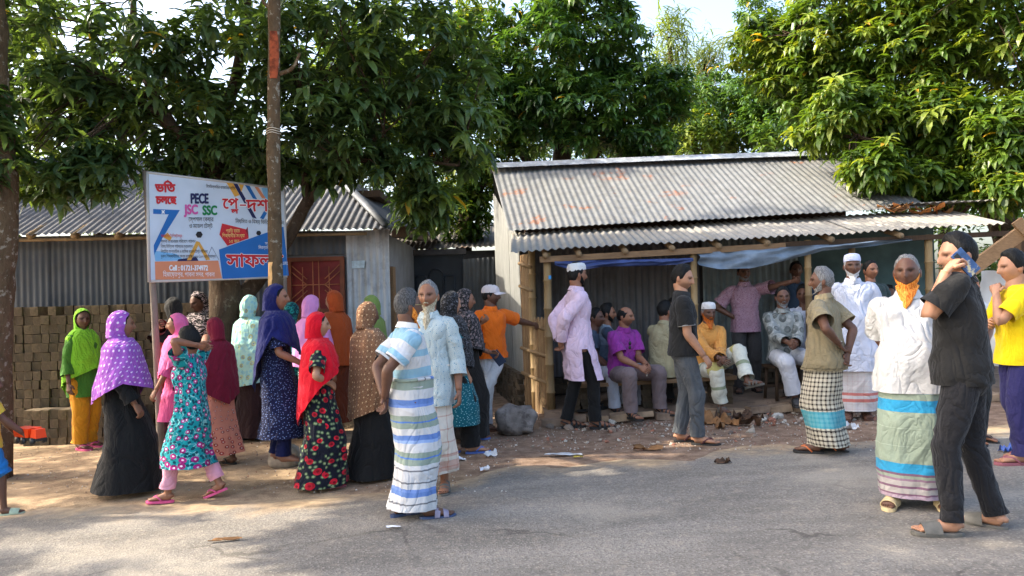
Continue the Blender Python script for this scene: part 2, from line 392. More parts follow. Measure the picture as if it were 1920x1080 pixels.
def px_seed(f): return float(f.base[0] * 7 + f.base[1])
class Fig:
    def __init__(f, px, py, top, face, label, skin='mid', sex='m', H=None, lift=0., x=None, y=None, build=1., belly=0., lean=0., hunch=0., sway=0.,
                 head=(0, 0, 0), arms=('down', 'down'), feet=None, sit=None, knees=None, headk=1., group='people gathered by the roadside', curl=.55, palms=(None, None), poles=(None, None), hdirs=(None, None), sh=(0., 0.), cat='person', name='person', stub=0.):
        p = G(px, py, lift) if x is None else np.array([x, y, gz(x, y) + lift])
        f.base = p; f.face = R(face)
        if H is None: H = at(px, top, p[1])[2] - p[2]
        f.H = H; f.sex = sex; f.male = sex == 'm'; f.build = build; f.belly = belly
        f.root = empty(name, p, f.face, label=label, cat=cat, group=group)
        hs = H / 1.7 * headk; f.hs = hs; s = H / 1.7; f.s = s
        f.skin = SKIN[skin]; f.rng = np.random.default_rng(int(abs(px * 7 + py * 13)) + 3)
        bw = 1. if f.male else .90
        # pelvis and spine
        if sit is None: f.pel = np.array([sway * H, 0., .525 * H])
        else: f.pel = np.array([0., 0., sit + .10 * s])
        f.sit = sit; ln = lean; up = .31 * H
        f.chest = f.pel + np.array([0, math.sin(ln) * .55 * up, math.cos(ln) * .55 * up])
        l2 = ln + hunch; f.neck = f.chest + np.array([0, math.sin(l2) * .45 * up, math.cos(l2) * .45 * up])
        f.hc = f.neck + np.array([0, .012 * s + math.sin(l2) * .06 * H, H - .835 * H - .118 * hs])
        f.Rh = rot('z', -R(head[0])) @ rot('x', R(head[1])) @ rot('y', R(head[2]))
        # arms
        f.S = {}; f.E = {}; f.Wr = {}
        la, lf = .172 * H, .150 * H
        tdir = nrm(f.neck - f.chest)
        for i, sd in enumerate((-1, 1)):
            S = f.neck - tdir * (.041 - sh[i]) * H + np.array([sd * .101 * H * bw * (.5 + .5 * build), 0, 0]); a = arms[i]
            pole = (sd * .35, -1, 0)
            if a == 'down': T = np.array([sd * .150 * H * (.4 + .6 * build), .035 * H, S[2] - .312 * H]); pole = (sd * .3, -1, 0)
            elif a == 'back': T = f.pel + np.array([sd * .012 * H, -(.090 + .02 * build) * H, .015 * H]); pole = (sd * .65, -1, 0)
            elif a == 'front': T = f.pel + np.array([sd * .02 * H, (.10 + belly) * H, .01 * H]); pole = (sd * 1, -.25, -.2)
            elif a == 'hip': T = f.pel + np.array([sd * .095 * H * build, .03 * H, .06 * H]); pole = (sd * 1, -.5, .05)
            elif a == 'hipback': T = f.pel + np.array([sd * .085 * H, -.098 * H, .075 * H]); pole = (sd * 1, -.25, -.1)
            elif a == 'knee': T = f.pel + np.array([sd * .06 * H, .23 * H, .02 * H]); pole = (sd * 1, -.5, 0)
            elif a[0] == 'w': T = rot('z', -f.face) @ (np.asarray(a[1], float) - p); T = T - nrm(T - S) * .08 * s; pole = (sd * .4, -.3, -1)
            elif a[0] == 'e': T = S
            else: T = np.array(a, float) * H
            if poles[i] is not None: pole = poles[i]
            if a[0] == 'e': E = S + np.array(a[1], float) * H; T = E + np.array(a[2], float) * H
            else: E, T = ik(S, T, la, lf, pole)
            f.S[sd], f.E[sd], f.Wr[sd] = S, E, T
        # legs
        if feet is None: feet = ((-.052, -.01, 0, 9, 0), (.052, .015, 0, -9, 0))
        f.A = {}; f.K = {}; f.Hp = {}; f.FO = {}; f.FM = {}
        for i, sd in enumerate((-1, 1)):
            q = feet[i]
            if q[0] == 'w': w_ = rot('z', -f.face) @ (np.asarray(q[1], float) - p) / H; q = (w_[0], w_[1], w_[2]) + tuple(q[2:])
            yaw = R(q[3] if len(q) > 3 else 0); pit = R(q[4] if len(q) > 4 else 0)
            o = np.array([q[0] * H, q[1] * H, q[2] * H + .022 * s]); M = rot('z', yaw) @ rot('x', pit)
            f.FO[sd], f.FM[sd] = o, M
            A = o + M @ (np.array([0, -.005, .075]) * s)
            hp = f.pel + np.array([sd * .055 * H * bw, 0, -.005 * H])
            pole = (sd * .12, 1, 0) if knees is None else knees[i]
            ll = .245 * H if sit is not None else max(.2 * H, np.linalg.norm(hp - A) * .5035 + .0005 * H)
            K, A2 = ik(hp, A, ll, ll, pole if sit is None else (sd * .2, .6, 1) if knees is None else knees[i])
            f.Hp[sd], f.K[sd], f.A[sd] = hp, K, A
        # ---- the body: one mesh
        b = MB(); C = (1, 1, 1)
        tube(b, [(*(f.pel - np.array([0, 0, .03 * H])), .07 * H, .055 * H), (*f.pel, .078 * H * bw, .058 * H), (*(f.pel * .45 + f.chest * .55), .070 * H * bw, .05 * H), (*f.chest, .085 * H * bw, .055 * H), (*(f.neck - tdir * .035 * H), .08 * H * bw, .045 * H), (*(f.neck - tdir * .005 * H), .05 * H, .036 * H), (*(f.neck + tdir * .012 * H), .034 * H, .034 * H)], 2, 16, C=C)
        nk = f.hc + f.Rh @ (np.array([0, -.022, -.055]) * hs); nr = (.060 if f.male else .050) * hs
        tube(b, [(*(f.neck - tdir * .03 * H), nr * 1.25), (*(f.neck + tdir * .01 * H), nr * 1.05), (*(f.neck * .4 + nk * .6), nr * .96), (*nk, nr * .98), (*(nk + f.Rh @ np.array([0, 0, .05 * hs])), nr * .6)], 3, 14, C=C)
        Q = head_surf(TH[None], PH[:, None]); br = (.22, .19, .18) if skin != 'grey' else (.6, .6, .6)
        b.grid(f.hc + (Q * hs) @ f.Rh.T, closed=True, cap0=True, cap1=True, C=head_tint(Q, f.male, br, stub))
        for sd in (-1, 1): ellip(b, f.hc + f.Rh @ (np.array([sd * .077, -.010, -.008]) * hs), np.array([.011, .021, .032]) * hs, 8, 7, f.Rh @ rot('z', sd * .35), C=(.92, .85, .83))
        ar = (.030 if f.male else .026) * H * (.6 + .4 * build)
        for i, sd in enumerate((-1, 1)):
            S, E, Wp = f.S[sd], f.E[sd], f.Wr[sd]
            tube(b, [(*S, ar * .95), (*(S * .6 + E * .4), ar), (*(S * .2 + E * .8), ar * .82), (*E, ar * .80), (*(E * .75 + Wp * .25), ar * .84), (*(E * .35 + Wp * .65), ar * .66), (*Wp, ar * .56, ar * .5)], 3, 12, ref=(0, 1, .3), C=C)
            d = nrm(Wp - E); pn = palms[i]
            if pn is None:
                pn = np.array([-sd, 0, 0.]) if arms[i] == 'down' else (np.array([0, -.8, .6]) if arms[i] in ('back', 'hipback') else np.array([-sd * .6, -.6, -.3]))
            hand(b, Wp, d if hdirs[i] is None else nrm(np.array(hdirs[i], float)), pn, 1.0 * s, sd, curl, C)
        for sd in (-1, 1):
            h, K, A = f.Hp[sd], f.K[sd], f.A[sd]
            tube(b, [(*h, .045 * H), (*(h * .6 + K * .4), .040 * H), (*K, .031 * H), (*(K * .7 + A * .3), .031 * H), (*(K * .25 + A * .75), .022 * H), (*A, .020 * H), (*(A * .6 + f.FO[sd] * .4), .021 * H)], 3, 12, C=C)
            foot(b, f.FO[sd], f.FM[sd], s * .97, sd, C)
        f.bodymb = b; f.body = b.build('body', f.skin, f.root)
    # ---- helpers for clothes
    def spine(f, t):
        H = f.H
        if t < .525: return f.pel + np.array([0, 0, (t - .525) * H])
        if t < .6955: return f.pel + (f.chest - f.pel) * (t - .525) / .1705
        return f.chest + (f.neck - f.chest) * (t - .6955) / .1395
    def legc(f, sd, z):
        h, K, A = f.Hp[sd], f.K[sd], f.A[sd]
        if z >= h[2]: return h
        if z >= K[2]: return h + (K - h) * (h[2] - z) / (h[2] - K[2] + 1e-6)
        return K + (A - K) * min(1.15, (K[2] - z) / (K[2] - A[2] + 1e-6))
    def loft(f, mb, rows, n=40, disp=None, slit=None, pw=2.4, uvo=0., front_open=None, mi=0):
        """rows: t, ra, rb, yoff in units of H; bottom to top. Below the hips rings enclose both legs."""
        H = f.H; out = []
        rows = crom(np.array(rows, float), 3)
        for t, ra, rb, yo in rows:
            z = t * H
            if f.sit is None and t < .53:
                k = sm(np.array((.53 - t) / .10)); l, r_ = f.legc(-1, z), f.legc(1, z); c = (l + r_) / 2
                c0 = f.pel; cx = c0[0] * (1 - k) + c[0] * k; cy = c0[1] * (1 - k) + c[1] * k
                dx, dy = abs(l[0] - r_[0]) / 2, abs(l[1] - r_[1]) / 2
                A_ = max(ra * H, (dx + .046 * H) * k); B_ = max(rb * H, (dy + .048 * H) * k)
                out.append((cx, cy + yo * H, z, A_, B_))
            else:
                c = f.spine(t); out.append((c[0], c[1] + yo * H, c[2], ra * H, rb * H))
        A = np.array(out); th = np.arange(n) / n * 2 * PI
        ct, st = np.cos(th), np.sin(th); q = (np.abs(ct) ** pw + np.abs(st) ** pw) ** (-1 / pw)
        ct, st = ct * q, st * q
        tt = nrm(np.gradient(A[:, :3], axis=0)); a = np.array([1., 0, 0])[None] - tt[:, :1] * tt; a = nrm(a); bb = np.cross(tt, a)
        low = rows[:, 0] < .53
        if f.sit is None: bb[low] = (0, 1, 0); a[low] = (1, 0, 0)
        rad = a[:, None] * (A[:, 3:4] * ct)[..., None] + bb[:, None] * (A[:, 4:5] * st)[..., None]
        P = A[:, None, :3] + rad
        Lz = (rows[:, 0] - rows[0, 0])[:, None] * H + 0 * th[None]
        if disp is not None: P = P + nrm(rad) * disp(th[None] + 0 * Lz, Lz, P, rows[:, :1] + 0 * th[None])[..., None]
        keep = np.ones((len(rows) - 1, n), bool)
        if slit:
            zs, gap = slit
            d = np.clip((zs - rows[:, 0]) / (zs - rows[0, 0] + 1e-6), 0, 1)
            side = np.abs(ct) ** 3
            P[..., 1] += (np.where(st >= 0, 1, -1)[None] * gap * H * (d ** .8)[:, None] * side[None])
            for i in range(len(rows) - 1):
                if rows[i + 1, 0] <= zs + 1e-6:
                    keep[i, 0] = keep[i, n - 1] = keep[i, n // 2] = keep[i, n // 2 - 1] = False
        UV = np.zeros((len(rows), n + 1, 2)); UV[..., 0] = np.linspace(0, 1, n + 1)[None] * 2 * PI * .105 * H + uvo; UV[..., 1] = Lz[:, :1]
        mb.grid(P, UV, True, keep=keep, mi=mi)
        return P
    def wrinkle(f, amp=.010, fold=0., nf=3.2, seed=0):
        s0 = int(f.rng.integers(1000)) + seed
        def d(th, Lz, P, t=None):
            q = np.stack([P[..., 0] * 7, P[..., 1] * 7, P[..., 2] * 13 + P[..., 0] * 6], -1)
            w = amp * ((1 - 2.6 * np.sqrt(np.abs(vnoise(q, s0)) + .01)) * .75 + vnoise(q * 1.9, s0 + 5) * .5)
            if fold:
                k = .12 + .88 * np.clip(1 - Lz / (np.max(Lz) + 1e-6), 0, 1)
                r_ = np.stack([np.cos(th) * nf, np.sin(th) * nf, Lz * 1.1 + 0 * th], -1)
                w = w + fold * k * np.maximum(-.25, (.9 - 2.0 * np.sqrt(np.abs(vnoise(r_ * 1.25, s0 + 9)) + .004)) * .8 + vnoise(r_ * np.array([2.6, 2.6, 1.4]), s0 + 11) * .5)
            return w
        return d
    def sleeve(f, mb, sd, length=.7, ra=.044, end=None, amp=.008, mi=0, cuff=None):
        H = f.H; S, E, Wp = f.S[sd], f.E[sd], f.Wr[sd]; b = .55 + .45 * f.build; r = ra * H * b
        inn = S + np.array([-sd * .045 * H, 0, -.012 * H])
        e = end if end is not None else ra
        rows = [(*inn, r * .72), (*(S + np.array([-sd * .010 * H, 0, .002 * H])), r * .95)]
        if length <= 1:
            for k in (.35, .7, 1.): q = S + (E - S) * length * k; rr = r + (e * H * b - r) * k; rows.append((*q, rr))
        else:
            for k in (.4, .75): q = S + (E - S) * k; rows.append((*q, r * (1 - .12 * k)))
            rows.append((*E, r * .86))
            for k in (.35, .7, 1.): q = E + (Wp - E) * (length - 1) * k; rows.append((*q, r * .86 + (e * H * b - r * .86) * k))
        s0 = int(f.rng.integers(1000))
        def d(th, Lz, P):
            q = np.stack([P[..., 0] * 9, P[..., 1] * 9, P[..., 2] * 16], -1)
            return amp * (1 - 2 * np.abs(vnoise(q, s0))) * np.clip(Lz / .1, 0, 1)
        P = tube(mb, rows, 4, 16, ref=(0, 1, .2), cap=(False, False), disp=d, mi=mi)
        if cuff is not None:
            q0 = rows[-1]; dd = nrm(np.array(rows[-1][:3]) - np.array(rows[-2][:3])); p = np.array(q0[:3])
            tube(mb, [(*(p - dd * .016), q0[3] * 1.03), (*(p + dd * .004), q0[3] * 1.04), (*(p + dd * .003), q0[3] * .9)], 1, 16, ref=(0, 1, .2), cap=(False, False), mi=cuff)
    def shirt(f, m, hem=.47, sleeve=.68, end=.046, name='shirt', amp=.009, loose=1., fold=.006, collar=None, slit=None, flare=0., mats=None, sl_ra=.043, cuff=None, over=.006):
        H = f.H; b = f.build; bl = f.belly; w = (1. if f.male else .90) * b * loose; dp = (.62 + .38 * b) * loose; B = MB()
        rows = []
        if hem < .46:
            for t in np.linspace(hem, .47, 4 if hem > .3 else 6): k = (.47 - t) / .4; rows.append((t, .104 * w + .006 * loose + flare * k, .086 * dp + .7 * flare * k + .006 * loose, bl * .25))
        else: rows.append((hem, .108 * w, .086 * dp, bl * .35))
        bust = 0 if f.male else .012
        rows += [(.53, .104 * w, .081 * dp + bl * .4, bl * .45), (.60, .094 * w, .074 * dp + bl * .5, bl * .5), (.66, .098 * w, .075 * dp + bl * .35, bl * .4 + bust * .3), (.72, .107 * w, .076 * dp + bust, .004 + bl * .12 + bust * .5), (.768, .111 * w, .070 * dp + bust * .4, .003), (.800, .106 * w, .058, 0), (.820, .084 * (.5 + .5 * w), .049, -.002), (.838, .050, .041, .0), (.850, .036, .036, .002)]
        rows = [(t, a + over * (t < .64), b2 + over * (t < .64) + bl * .35 * (t < .5), y_) for t, a, b2, y_ in rows]
        f.loft(B, rows, 40, f.wrinkle(amp * f.s, fold * f.s), slit=slit, pw=2.5)
        for i, sd in enumerate((-1, 1)): f.sleeve(B, sd, sleeve if not isinstance(sleeve, tuple) else sleeve[i], sl_ra * (1 if f.male else .93), end, mi=0, cuff=cuff)
        if collar is not None:
            c = f.neck; t = nrm(f.hc - f.neck) if f.sit is None else nrm(f.neck - f.chest); t = nrm(t + np.array([0, .1, 0]))
            nr = .0365 * H if f.male else .032 * H
            tube(B, [(*(c - t * .004 * H), nr * 1.22), (*(c + t * .012 * H), nr * 1.16), (*(c + t * .026 * H), nr * 1.10), (*(c + t * .02 * H), nr * 1.22), (*(c - t * .002 * H), nr * 1.45)], 2, 20, cap=(False, False), mi=collar)
        return B.build(name, mats or m, f.root)
    def lungi(f, m, hem=.055, top=.60, name='lungi', ra=.112, rb=.092, fold=.020, flare=.0, pleat=True, amp=.008):
        B = MB(); rows = []
        b = .6 + .4 * f.build
        for t in np.linspace(hem, top, 9):
            k = (top - t) / (top - hem); rows.append((t, (ra - .012 * (1 - k) ** 3) * b + flare * k, (rb - .012 * (1 - k) ** 3) * b + flare * k + f.belly * .4 * (1 - k) ** 2, f.belly * .4 * (1 - k)))
        w = f.wrinkle(amp, fold * f.s)
        def d(th, Lz, P, t):
            o = w(th, Lz, P, t)
            if pleat: o = o + .02 * f.s * np.exp(-((th - PI / 2 - .25) / .28) ** 2) + .012 * f.s * np.sin(th * 2 + Lz * 9) * (1 - Lz / Lz.max())
            return o
        f.loft(B, rows, 48, d, pw=2.2)
        if pleat and f.sit is None:   # rolled waist knot
            c = f.spine(top); tube(B, [(c[0] + math.cos(a) * (ra - .008) * b * f.H, c[1] + f.belly * .4 * f.H + math.sin(a) * ((rb - .008) * b + f.belly * .3) * f.H, c[2] + .004 * math.sin(3 * a), .012 * f.s) for a in np.linspace(0, 2 * PI, 17)], 2, 6, ref=(0, 0, 1), cap=(False, False))
        return B.build(name, m, f.root)
    def trousers(f, m, hem=.0, r=(.050, .052, .043, .039, .040), name='trousers', slim=1., amp=.009, top=.61, mats=None):
        H = f.H; B = MB(); b = (.55 + .45 * f.build) * slim
        up = nrm(f.chest - f.pel)
        tube(B, [(*(f.pel - np.array([0, -.01 * H if f.sit is not None else 0, .062 * H if f.sit is None else .035 * H])), .05 * H, .05 * H), (*(f.pel - up * .03 * H), .090 * H * b, .070 * H * b), (*(f.pel + up * .02 * H), .096 * H * b, .074 * H * b), (*(f.pel + up * (top - .525) * H), .088 * H * b, .066 * H * b)], 3, 24, cap=(True, False), pw=2.4)
        s0 = int(f.rng.integers(1000))
        def d(th, Lz, P):
            q = np.stack([P[..., 0] * 8, P[..., 1] * 8, P[..., 2] * 17 + P[..., 0] * 5], -1)
            e = np.clip((Lz - Lz.max() + .3) / .3, 0, 1)
            return amp * (1 - 2 * np.abs(vnoise(q, s0))) * (.7 + .9 * e)
        for sd in (-1, 1):
            h, K, A = f.Hp[sd], f.K[sd], f.A[sd]; e = A + (K - A) * hem + (np.array([0, 0, -.01]) if hem <= 0 else 0)
            hk = h + np.array([-sd * .006 * H, 0, 0.])
            tube(B, [(*(hk + (h - K) * .10), r[0] * .8 * H * b), (*hk, r[0] * H * b), (*(h * .6 + K * .4), r[1] * H * b), (*(h * .2 + K * .8), r[2] * 1.08 * H * b), (*K, r[2] * 1.04 * H * b), (*(K * .8 + e * .2), r[2] * H * b), (*(K * .4 + e * .6), r[3] * H * b), (*e, r[4] * H * b)], 4, 18, cap=(True, False), disp=d)
        return B.build(name, mats or m, f.root)
    def hair(f, m, thick=.013, bald=False, fringe=0., low=0., name='hair', recede=0., rough=.5):
        thick = .005 if (not f.male and thick == .013) else thick; B = MB(); n = 48; th = np.arange(n) / n * 2 * PI - PI; at_ = np.abs(th)
        lo = np.interp(at_, [0, .45, .9, 1.15, 1.35, 1.5, 1.75, 2.2, PI], [.72 + fringe - recede, .74 + fringe - recede, .98 - recede * .4, 1.26, 1.66, 1.72, 1.85, 2.15, 2.3]) + low * (at_ > 1.5) + .05 * vnoise(np.stack([th * 5, 0 * th, 0 * th + px_seed(f)], -1), 3)
        hi = np.zeros(n) + .02
        if bald: hi = np.interp(at_, [0, 1., 1.3, 1.8, PI], [1.0, 1.12, 1.1, .8, .75]); lo = np.maximum(lo, hi + .05)
        rows = []
        s0 = int(f.rng.integers(1000))
        v = np.linspace(0, 1, 15)
        for k in v:
            ph = hi + (lo - hi) * k
            Q = head_surf(th, ph)
            thk = thick * np.interp(ph, [0, .6, 1.1, 1.6, 2.2], [1.5, 1.4, .95, .75, .8]); e = thk * (math.sin(PI * min(1, max(0, (1 - k) * 2.2)) / 2) if not bald else math.sin(PI * k)) - .003 * (k > .96)
            dirn = nrm(Q + np.array([0, 0, .02]))
            rows.append(Q + dirn * (e + (rough * .009 * vnoise(Q * 90, s0) + .006 * vnoise(Q * 38, s0 + 3)) * (k < .97))[..., None] if True else Q)
        B.grid(f.hc + (np.array(rows) * f.hs) @ f.Rh.T, closed=True, cap0=not bald, keep=None if not bald else np.broadcast_to((np.abs(th + .065) > 1.1)[None], (14, n)))
        return B.build(name, m, f.root)
    def beard(f, m, length=.03, mustache=True, name='beard', width=1., full=.011):
        B = MB(); n = 29; th = np.linspace(-1.5, 1.5, n); at_ = np.abs(th); s0 = int(f.rng.integers(1000))
        zt = np.interp(at_, [0, .22, .40, .75, 1.1, 1.4, 1.62], [-.080, -.078, -.072, -.062, -.044, -.012, .01])
        top = np.arccos(np.clip(zt / .118, -1, 1)); rows = []
        for k in np.linspace(0, 1, 8):
            ph = top + (2.72 - top) * k; Q = head_surf(th, ph); e = full * math.sin(PI * (.12 + .88 * k) * .5)
            Q = Q + nrm(Q) * (e + .004 * vnoise(Q * 60, s0))[..., None] * np.cos(th / 1.62 * PI / 2)[:, None] ** .3; rows.append(Q)
        last = rows[4]; L0 = length * np.clip(np.cos(th * .8), 0, 1) ** .8
        hang = []
        for k in np.linspace(.15, 1, 6):
            q = last.copy(); q[:, 2] -= L0 * k; q[:, 0] *= (1 + .10 * math.sin(k * 2.6) - .45 * k ** 1.6) * width; q[:, 1] = q[:, 1] * (1 - .12 * k) + (.03 + .12 * length) * k
            q = q + nrm(q) * (.010 * vnoise(np.stack([q[:, 0] * 130, q[:, 1] * 90, q[:, 2] * 22], -1), s0 + 2))[:, None]; hang.append(q)
        front = np.array(rows[:5] + hang); back = hang[-1] * np.array([.3, .55, 1]) + np.array([0, .0, .006])
        chin = rows[7] * np.array([.8, .6, 1]); P = np.concatenate([front, back[None], chin[None]])
        B.grid(f.hc + (P * f.hs) @ f.Rh.T)
        if mustache:
            a = np.linspace(-.36, .36, 9); q = head_surf(a, np.arccos((-.051 - .05 * a * a) / .118)) + np.array([0, .002, 0]); q = f.hc + (q * f.hs) @ f.Rh.T
            tube(B, [(*p_, .0065 * (1 - .6 * abs(x) / .36)) for p_, x in zip(q, a)], 1, 6, ref=(0, 0, 1))
        return B.build(name, m, f.root)
    def tupi(f, m, hgt=.075, name='prayer_cap'):
        B = MB(); n = 32; th = np.arange(n) / n * 2 * PI
        e = []
        for z, k in ((.045, 1.06), (.055, 1.075), (.085, 1.05), (.045 + hgt, .97), (.055 + hgt, .90), (.064 + hgt, .6), (.067 + hgt, .02)):
            e.append(np.stack([np.sin(th) * .077 * k, np.cos(th) * .097 * k - .004, 0 * th + z - .012 * np.cos(th - PI) * (1 if z < .1 else .4)], -1))
        B.grid(f.hc + (np.array(e) * f.hs) @ f.Rh.T, closed=True, cap1=True)
        return B.build(name, m, f.root)
    def cap(f, m, name='baseball_cap'):
        B = MB(); n = 32; th = np.arange(n) / n * 2 * PI; e = []
        for z, k in ((.035, 1.09), (.06, 1.10), (.09, 1.02), (.115, .80), (.130, .45), (.134, .03)):
            e.append(np.stack([np.sin(th) * .079 * k, np.cos(th) * .100 * k - .002, 0 * th + z], -1))
        B.grid(f.hc + (np.array(e) * f.hs) @ f.Rh.T, closed=True, cap1=True)
        a = np.linspace(-1.15, 1.15, 15); q = []
        for k in (0, .5, 1): q.append(np.stack([np.sin(a) * .084, .1 * np.cos(a) + .080 * k * np.cos(a * .95) + .004, .040 - .018 * k + .0 * a - .02 * (np.sin(a)) ** 2], -1))
        q = np.array(q); q2 = q.copy(); q2[..., 2] += .005
        B.grid(f.hc + (q2 * f.hs) @ f.Rh.T); B.grid((f.hc + (q * f.hs) @ f.Rh.T)[::-1]); B.grid(f.hc + (np.stack([q2[-1], q[-1]]) * f.hs) @ f.Rh.T)
        return B.build(name, m, f.root)
    def scarf(f, m, front=.60, back=.60, side=None, wide=1., name='headscarf', opening=1.42, fold=.022, tail=None, over=0., flare=.014):
        """headscarf: over the head, round the neck, down over the shoulders"""
        H, hs = f.H, f.hs; B = MB(); n = 61; s = np.linspace(-1, 1, n); s0 = int(f.rng.integers(1000))
        side = (front + back) / 2 if side is None else side
        rows = []; ops = []
        for ph in np.linspace(.04, 2.62, 17):
            o = opening * np.interp(ph, [.68 + over, .82 + over, 1.05 + over, 1.9, 2.25, 2.5, 2.62], [0, .5, .9, 1., .85, .45, .15])
            al = s * (PI - o); r = math.sin(ph) if ph < 1.57 else 1.0; bk = np.clip(np.cos(al) * .5 + .62, .55, 1) if ph > 1.57 else 1.; kk = np.clip((ph - 1.57) / .9, 0, 1); r = r * ((1 - kk) + kk * bk) * (1 + .06 * kk)
            Q = np.stack([np.sin(al) * .097 * r, -np.cos(al) * .118 * r - .012, 0 * al + .140 * math.cos(ph)], -1)
            fr = np.clip(-np.cos(al), 0, 1)
            Q[:, 1] -= .012 * fr * (ph > 1.7); Q = Q + nrm(Q) * (.004 * vnoise(np.stack([np.cos(al) * 3, np.sin(al) * 3, 0 * al + ph * 3], -1), s0))[:, None]
            rows.append(f.hc + (Q * hs) @ f.Rh.T)
        bw = wide * (.55 + .45 * f.build)
        hz = np.interp(np.abs(s), [0, .5, 1], [back, side, front])
        if tail: hz = hz + (tail[1] - hz) * np.exp(-((s - tail[0]) / .16) ** 2)
        nk = f.neck
        prof = [(.858, .068, .056, .0), (.842, .090, .064, .0), (.828, .116, .076, 0), (.806, .138, .088, 0), (.765, .147, .095, .004)]
        al = s * PI
        for t, a, b_, yo in prof:
            c = f.spine(min(t, .835)) + np.array([0, 0, max(0, t - .835) * H])
            rows.append(np.stack([c[0] + np.sin(al) * a * H * (bw if t < .84 else 1), c[1] + (yo - np.cos(al) * b_) * H * (.5 + .5 * bw), c[2] + 0 * al], -1))
        K = 12
        for k in range(1, K + 1):
            u = k / K; t = .765 + (hz - .765) * u
            c = np.array([f.spine(float(x)) for x in np.clip(t, .2, .835)]); a = (.147 + flare * u) * H * bw; b_ = (.095 + (flare + .012) * u + f.belly * .3 * u) * H * (.5 + .5 * bw)
            rows.append(np.stack([c[:, 0] + np.sin(al) * a, c[:, 1] - np.cos(al) * b_ + .004 * H, c[:, 2]], -1))
        P = np.array(rows); nr = len(rows)
        ctr = P.mean(1, keepdims=True); out = nrm((P - ctr) * np.array([1, 1, 0.]))
        k = np.clip((np.arange(nr) - 15) / (nr - 16), 0, 1)[:, None]
        dd = np.linspace(0, 1, nr)[:, None]
        th = al[None] + 0 * dd
        q = np.stack([np.cos(th + dd * 1.1) * 3.6, np.sin(th + dd * 1.1) * 3.6, dd * 3 + 0 * th], -1)
        amp = fold * f.s * (.12 + .88 * k ** .8)
        P = P + out * (amp * ((1 - 2 * np.abs(vnoise(q, s0 + 1))) * .8 + .5 * vnoise(q * 2.2, s0 + 2)))[..., None]
        UV = np.zeros((nr, n + 1, 2)); wr_ = np.linalg.norm(np.diff(P, axis=1), axis=-1).sum(1); UV[:, :n, 0] = s[None] * .5 * wr_[:, None]; UV[:, n, 0] = UV[:, n - 1, 0]
        Lr = np.concatenate([[0], np.cumsum(np.linalg.norm(np.diff(P, axis=0), axis=-1).mean(1))]); UV[..., 1] = Lr[:, None]
        B.grid(P, UV)
        return B.build(name, m, f.root)
    def shoes(f, kind, sole, strap=None, only=None):
        for sd in (-1, 1): sandal(f.FO[sd], f.FM[sd], f.s * .97, kind, sd, 'sandal' if kind != 'shoe' else 'shoe_sole', sole, strap or sole, f.root)
    def world(f, p): return np.asarray(f.base) + rot('z', f.face) @ np.asarray(p, float)
# ================================================================== SETTING: ground, road, porch floor
def ground_mat():
    t = NT('ground_dirt'); p = t.pos()
    a = t.noise(p, .9, 5, .6); b = t.noise(p, 7, 5, .65); c = t.noise(p, 60, 3)
    x, y, z = sep(t, p)
    sand = t.mix(t.step(b, .3, .7), L(136, 115, 92), L(176, 152, 122)); dirt = t.mix(t.step(b, .3, .7), L(112, 90, 74), L(154, 130, 110))
    k = t.step(t.math('ADD', x, t.math('MULTIPLY', t.math('SUBTRACT', a, .5), 4.)), -1.8, -.2)
    col = t.mix(k, sand, dirt); col = t.mix(t.math('MULTIPLY', t.step(a, .55, .7), .35), col, L(110, 92, 72))
    v = t.n('TexVoronoi', {'Vector': p, 'Scale': 38.}); peb = t.step(v.outputs['Distance'], .22, .14); pm = t.math('MULTIPLY', peb, t.step(t.noise(p, 3, 3), .5, .62))
    col = t.mix(t.math('MULTIPLY', pm, .6), col, L(170, 158, 142)); col = t.mix(t.math('MULTIPLY', t.step(c, .55, .7), .25), col, L(80, 64, 50))
    t.col(col); t.rough(.95); t.bump(t.math('ADD', t.math('MULTIPLY', b, .6), t.math('ADD', t.math('MULTIPLY', pm, .4), t.math('MULTIPLY', c, .35))), .55, .05); t.b.inputs['Specular IOR Level'].default_value = .15
    return t.m
